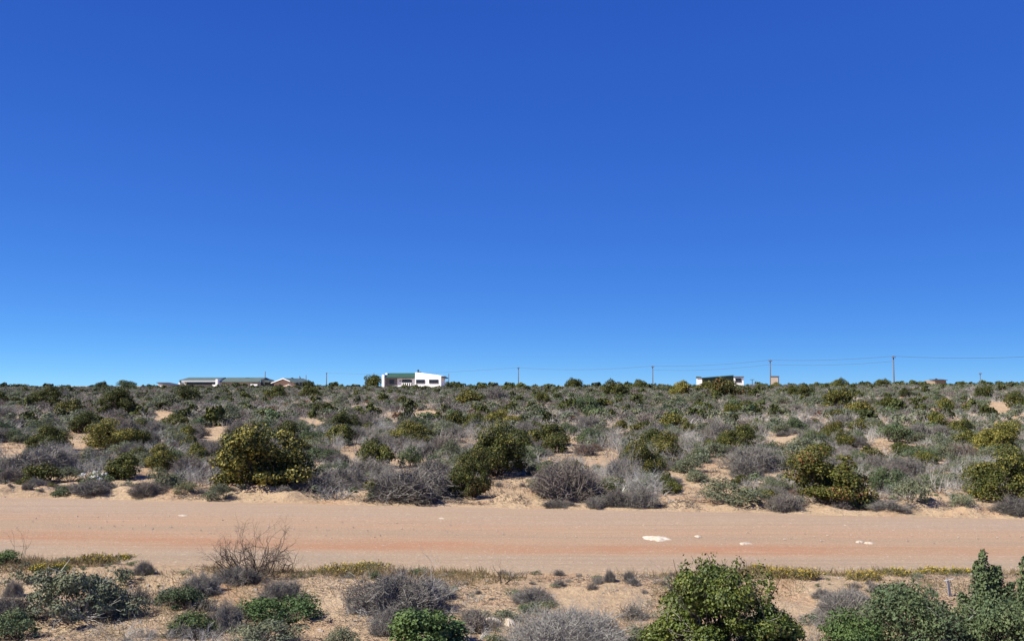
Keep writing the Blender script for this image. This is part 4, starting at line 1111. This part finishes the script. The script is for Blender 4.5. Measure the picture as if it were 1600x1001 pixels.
# lean-to shed
h, X_, Z_, k = site('lean_to_shed', 'small white lean-to shed with a sloping dark roof beyond the scrub', 'shed', 257, 215, -.3)
poly_prism('wall', [(X_(245.5), 0), (X_(268.8), 0), (X_(268.8), Z_(603.0)), (X_(245.5), Z_(598.5))], 0, 4, 'white_wall', h)
poly_prism('roof', [(X_(244), Z_(598)), (X_(271), Z_(602.7)), (X_(271), Z_(601.9)), (X_(244), Z_(597.1))], -.3, 4.3, 'dark_roof', h)
box_part('door', [(X_(255), X_(261.5), -.07, -.003, 0, Z_(602))], 'dark_trim', h)

# peach gable house
h, X_, Z_, k = site('gable_house', 'peach-walled house with a low gable and white barge boards', 'house', 444, 226, -.3)
box_part('wall', [(X_(427), X_(460), 0, 8, 0, Z_(598.4))], 'peach_wall', h)
import bmesh
zt, zb_ = Z_(592.6), Z_(598.4) + .002
poly_prism('gable', [(X_(427), zb_), (X_(460), zb_), (X_(444.6), zt), (X_(444.3), zt)], .0, 7.9, 'peach_wall', h)
poly_prism('roof', [(X_(424), Z_(598.9)), (X_(444.4), Z_(591.6)), (X_(444.4), Z_(590.6)), (X_(424), Z_(597.9))], -.55, 8.5, 'teal_roof', h)
poly_prism('roof', [(X_(444.42), Z_(591.6)), (X_(463), Z_(598.3)), (X_(463), Z_(597.3)), (X_(444.42), Z_(590.6))], -.55, 8.5, 'teal_roof', h)
poly_prism('barge_board', [(X_(424), Z_(598.9)), (X_(444.4), Z_(592.0)), (X_(444.4), Z_(590.5)), (X_(424), Z_(597.6))], -.66, -.555, 'white_trim', h)
poly_prism('barge_board', [(X_(444.42), Z_(592.0)), (X_(456), Z_(596.1)), (X_(456), Z_(595.0)), (X_(444.42), Z_(590.5))], -.66, -.555, 'white_trim', h)
box_part('chimney', [(X_(443.6), X_(446), 3, 3.5, Z_(591), Z_(589.6))], 'dark_trim', h)
window(h, X_(451.5), X_(455.5), Z_(601), Z_(598.8), -.05, 1)
box_part('annex', [(X_(460.1), X_(466), 1, 6, 0, Z_(596.6))], 'dark_trim', h)

# low green house
h, X_, Z_, k = site('green_house', 'low dark green house with white ends and a gently rising roof', 'house', 1124, 210, -.16)
poly_prism('wall', [(X_(1098), 0), (X_(1145), 0), (X_(1145), Z_(587.4)), (X_(1098), Z_(591.2))], 0, 6, 'dark_green', h)
poly_prism('roof', [(X_(1097), Z_(591.2)), (X_(1145.6), Z_(587.3)), (X_(1145.6), Z_(585.8)), (X_(1097), Z_(589.8))], -.5, 6.4, 'dark_green', h)
box_part('end_wall', [(X_(1090.5), X_(1097.9), -.3, 5, 0, Z_(590))], 'white_wall', h)
poly_prism('end_roof', [(X_(1089), Z_(589.9)), (X_(1096.9), Z_(589.9)), (X_(1096.9), Z_(588.5)), (X_(1089.6), Z_(587.8))], -.5, 5.2, 'green_roof', h)
box_part('annex', [(X_(1145.7), X_(1160), -.8, 4, 0, Z_(589.3))], 'white_wall', h)
box_part('annex_roof', [(X_(1145.2), X_(1161), -1.1, 4.3, Z_(589.2) + .003, Z_(588.0))], 'dark_roof', h)
window(h, X_(1148), X_(1156.8), Z_(597), Z_(591), -.84, 1, 'dark_trim')
window(h, X_(1104), X_(1112), Z_(599), Z_(595), -.04, 1, 'dark_trim')

# brick hut
h, X_, Z_, k = site('brick_hut', 'small square flat-roofed brick hut standing beside a power pole', 'hut', 1211, 206, -.35)
box_part('wall', [(-.72, .72, -.8, .8, 0, Z_(588.4))], 'brick_wall', h)
box_part('roof', [(-.82, .82, -.9, .9, Z_(588.4) + .003, Z_(587.4))], 'dark_roof', h)
box_part('door', [(.722, .76, -.4, .4, 0, Z_(590))], 'dark_trim', h)

# brown-roofed house far off
h, X_, Z_, k = site('brown_house', 'distant low house with a dark brown roof and tan wall, only its top showing', 'house', 1470, 250)
box_part('wall', [(X_(1461), X_(1478.5), 0, 6, 0, Z_(593.9))], 'tan_wall', h)
poly_prism('roof', [(-.5, Z_(594.2)), (3, Z_(592.8)), (3, Z_(592.1)), (-.5, Z_(593.5))], X_(1459.5), X_(1480), 'dark_roof', h, 'x')
box_part('chimney', [(X_(1469.5), X_(1472), 2.6, 3.2, Z_(592.6), Z_(591))], 'dark_trim', h)

# ------------------------------------------------------------------ power line
def lathe(r0, r1, z0, z1, n=10):
    V, Q = [], []
    for (r, z) in ((r0, z0), (r1, z1)):
        for i in range(n): V.append((r * math.cos(2 * math.pi * i / n), r * math.sin(2 * math.pi * i / n), z))
    for i in range(n): Q.append((i, (i + 1) % n, n + (i + 1) % n, n + i))
    V.append((0, 0, z1)); c = len(V) - 1
    for i in range(0, n, 2): Q.append((n + i, n + (i + 1) % n, n + (i + 2) % n, c))
    return V, Q
def pole(px, ytop, D, label, r=.17, arm=True, group='power poles along the skyline'):
    d = ray(px, YH); x = d[0] / d[1] * D; zb = gz(x, D) - .3; zt = EYE + (YH - ytop) / F * D
    o = thing('power_pole', label, 'pole', (x, D, zb), 0, group)
    link('shaft', new_mesh('shaft', *lathe(r, r * .7, 0, zt - zb), [M['pole_wood']], smooth=True), o)
    if arm:
        V, Q = boxes([(-.45, .45, -r - .1, -r * .7, zt - zb - .5, zt - zb - .36)])
        a = link('crossarm', new_mesh('crossarm', V, Q, [M['pole_wood']]), o)
        for s in (-.38, .38):
            V, Q = lathe(.06, .04, zt - zb - .358, zt - zb - .12, 8)
            link('insulator', new_mesh('insulator', [(v[0] + s, v[1] - r - .02, v[2]) for v in V], Q, [M['insulator']]), a)
    return np.array([x, D, zt])
T = {}
T[1750] = None
T[1397] = pole(1397, 555.5, 230, 'tallest dark power pole on the skyline, standing clear of any building')
T[1204] = pole(1204, 561.5, 260, 'dark power pole rising right behind the brick hut')
T[1020] = pole(1020, 571, 310, 'power pole on the skyline between the tall skyline bush and the golden one')
T[810] = pole(810, 573.5, 384, 'power pole on the skyline between the white house and the round lone bush', .2)
T[510] = pole(510, 582, 560, 'power pole between the braced post and the green tree', .3)
T[701] = pole(701, 583.5, 330, 'thin pole just past the end of the white house', .15, False, None)
T[414] = pole(414, 580, 300, 'thin dark pole at the end of the long green-roofed house', .16, False, None)
T[478] = pole(478, 585.5, 300, 'thin short pole beside the braced post near the peach gable', .14, False, None)
T[1532] = pole(1532, 581.5, 300, 'thin grey pole standing alone past the brown-roofed house', .13, True, None)
T[584] = pole(584, 582, 330, 'thin pole poking up behind the green tree', .13, False, None)
b1 = pole(468, 587, 302, 'short braced post with a slanting strut near the peach gable', .14, False, None)
bo = [o for o in bpy.data.objects if o.get('label', '').startswith('short braced post')][0]; bo.name = 'braced_post'; bo['category'] = 'post'
hgt = b1[2] - bo.location.z
link('strut', new_mesh('strut', *tubes(np.array([[0, 0, hgt - .2]]), np.array([[1.25, 0, hgt - 2.3]]), .11, .11), [M['pole_wood']]), bo)
endp = np.array([ray(1760, YH)[0] * 205, 205, EYE + (602 - 545) / F * 205])
def wire(name, label, pts, drop, sags, r=.036):
    P0, P1 = [], []
    for (a, b), sg in zip(zip(pts[:-1], pts[1:]), sags):
        a = a - np.array([0, 0, drop]); b = b - np.array([0, 0, drop]); n = 24
        t = np.linspace(0, 1, n + 1)[:, None]; c = a + (b - a) * t - np.array([0, 0, 1.]) * (4 * sg * t * (1 - t))
        P0.append(c[:-1]); P1.append(c[1:])
    o = link(name, new_mesh(name, *tubes(np.concatenate(P0), np.concatenate(P1), r, r), [M['wire']])); tag(o, label, 'wire')
wire('overhead_wire', 'upper overhead wire sagging from pole top to pole top along the skyline', [endp, T[1397], T[1204], T[1020], T[810], T[510]], .12, [1.0, .45, .6, 1.0, 1.4])
wire('overhead_wire', 'lower overhead wire strung below the upper one between the three tallest poles', [T[1397], T[1204], T[1020]], 1.3, [.5, .7], .03)

# clothes line post, tree, boulder
d = ray(1175.5, YH); x = d[0] * 208 / d[1]; zb = gz(x, 208) - .2
cl = thing('line_post', 'small dark T-shaped post beside the white annex of the low green house', 'post', (x, 208, zb))
zt = EYE + (YH - 592.5) / F * 208 - zb
V, Q = boxes([(-.05, .05, -.05, .05, 0, zt - .1)]); link('post', new_mesh('post', V, Q, [M['dark_trim']]), cl)
V, Q = boxes([(-.45, .45, -.045, .045, zt - .098, zt)]); link('crossbar', new_mesh('crossbar', V, Q, [M['dark_trim']]), cl)

g = np.random.default_rng(51)
d = ray(583, YH); D = 203; x = d[0] / d[1] * D; zb = gz(x, D) - .2
tr = thing('tree', 'rounded dark green tree standing at the end of the white house', 'tree', (x, D, zb))
w = 31 / F * D; hh = EYE + (YH - 584.5) / F * D - zb
C = np.array([(math.cos(a) * .33 * r, math.sin(a) * .3 * r, .40 + .36 * z) for a, r, z in zip(g.random(17) * 6.283, np.sqrt(g.random(17)), g.random(17))])
C[:, 2] -= .25 * np.hypot(C[:, 0], C[:, 1]); kk = g.integers(0, 17, 3600); dd = unit(g.normal(size=(3600, 3)))
P = C[kk] + dd * (.15 + .05 * g.random((3600, 1)))
crv = leaves(P, dd + g.normal(size=(3600, 3)) * .6, .06, .045, g)
v = crv[0]; v = (v - np.array([(v[:, 0].min() + v[:, 0].max()) / 2, 0, 0])) / np.array([np.ptp(v[:, 0]), np.ptp(v[:, 1]), v[:, 2].max()])
link('crown', new_mesh('crown', v * np.array([w, w, hh]), crv[1], [M['olive']]), tr)
S0 = [np.zeros(3)] * 1; S1 = [np.array([.02, 0, .22])]; RA, RB = [.035], [.028]
for c in C: S0.append(S1[0]); S1.append(c); RA.append(.016); RB.append(.006)
V, Q = tubes(np.array(S0), np.array(S1), RA, RB); link('trunk', new_mesh('trunk', V * np.array([w, w, hh]), Q, [M['bark']]), tr)

def boulder(name, px, yt, D, wpx, label):
    d = ray(px, YH); x = d[0] / d[1] * D; z0 = gz(x, D); zt = EYE + (YH - yt) / F * D; w = wpx / F * D
    g = np.random.default_rng(7); nr, na = 8, 14; V, Q = [], []
    for r in range(nr):
        el = -.4 + (math.pi / 2 + .38) * r / (nr - 1)
        for k in range(na):
            a = 2 * math.pi * k / na; s = 1 + .22 * math.sin(3 * a + r) * math.cos(el) + .1 * g.normal() * math.cos(el)
            V.append((w / 2 * s * math.cos(a) * math.cos(el), w / 2.4 * s * math.sin(a) * math.cos(el), (zt - z0) * max(-.2, math.sin(el))))
    for r in range(nr - 1):
        for k in range(na): Q.append((r * na + k, r * na + (k + 1) % na, (r + 1) * na + (k + 1) % na, (r + 1) * na + k))
    o = link(name, new_mesh(name, V, Q, [M['limestone']])); o.location = (x, D, z0); tag(o, label, 'boulder')
boulder('white_boulder', 713, 599, 150, 6, 'small white boulder on the rise past the end of the white house')

# ------------------------------------------------------------------ light
EL, AZ = 46.0, 20.0      # sun height; direction: from the left, a little behind the camera
to_sun = np.array([-math.cos(R(AZ)) * math.cos(R(EL)), -math.sin(R(AZ)) * math.cos(R(EL)), math.sin(R(EL))])
L = bpy.data.lights.new('sun', 'SUN'); L.energy = 5.0; L.angle = R(.53); L.color = (1.0, .945, .84)
lo = bpy.data.objects.new('sun', L); COL.objects.link(lo)
from mathutils import Vector
lo.rotation_euler = Vector(to_sun).to_track_quat('Z', 'Y').to_euler(); lo.location = (-20, -10, 30)

wd = bpy.data.worlds.new('World'); SC.world = wd; wd.use_nodes = True
nt = wd.node_tree; nt.nodes.clear()
sky = nt.nodes.new('ShaderNodeTexSky'); sky.sky_type = 'NISHITA'; sky.sun_disc = False
sky.sun_elevation = R(EL); sky.sun_rotation = -math.atan2(to_sun[0], to_sun[1]); sky.altitude = 8000; sky.air_density = 1.0; sky.dust_density = 0; sky.ozone_density = 10.0
SKY_STR = .0525
GR = ((.95, 1.04), (1.45, .88), (3.85, .45))
sp = nt.nodes.new('ShaderNodeSeparateColor'); cb = nt.nodes.new('ShaderNodeCombineColor'); nt.links.new(sky.outputs[0], sp.inputs[0])
for i, (a, gm) in enumerate(GR):
    p = nt.nodes.new('ShaderNodeMath'); p.operation = 'POWER'; nt.links.new(sp.outputs[i], p.inputs[0]); p.inputs[1].default_value = gm
    m = nt.nodes.new('ShaderNodeMath'); m.operation = 'MULTIPLY'; nt.links.new(p.outputs[0], m.inputs[0]); m.inputs[1].default_value = a
    nt.links.new(m.outputs[0], cb.inputs[i])
bg = nt.nodes.new('ShaderNodeBackground'); bg.inputs[1].default_value = SKY_STR
nt.links.new(cb.outputs[0], bg.inputs[0])
wo = nt.nodes.new('ShaderNodeOutputWorld'); nt.links.new(bg.outputs[0], wo.inputs[0])

# ------------------------------------------------------------------ camera + view
cd = bpy.data.cameras.new('camera'); cd.sensor_width = 36; cd.lens = 36 * F / W0; cd.clip_end = 12000; cd.clip_start = .1
cam = bpy.data.objects.new('camera', cd); COL.objects.link(cam); cam.location = (0, 0, EYE); cam.rotation_euler = (math.pi / 2 + TH, 0, 0)
SC.camera = cam
SC.view_settings.view_transform = 'Standard'; SC.view_settings.look = 'None'; SC.view_settings.exposure = .92; SC.view_settings.gamma = 1
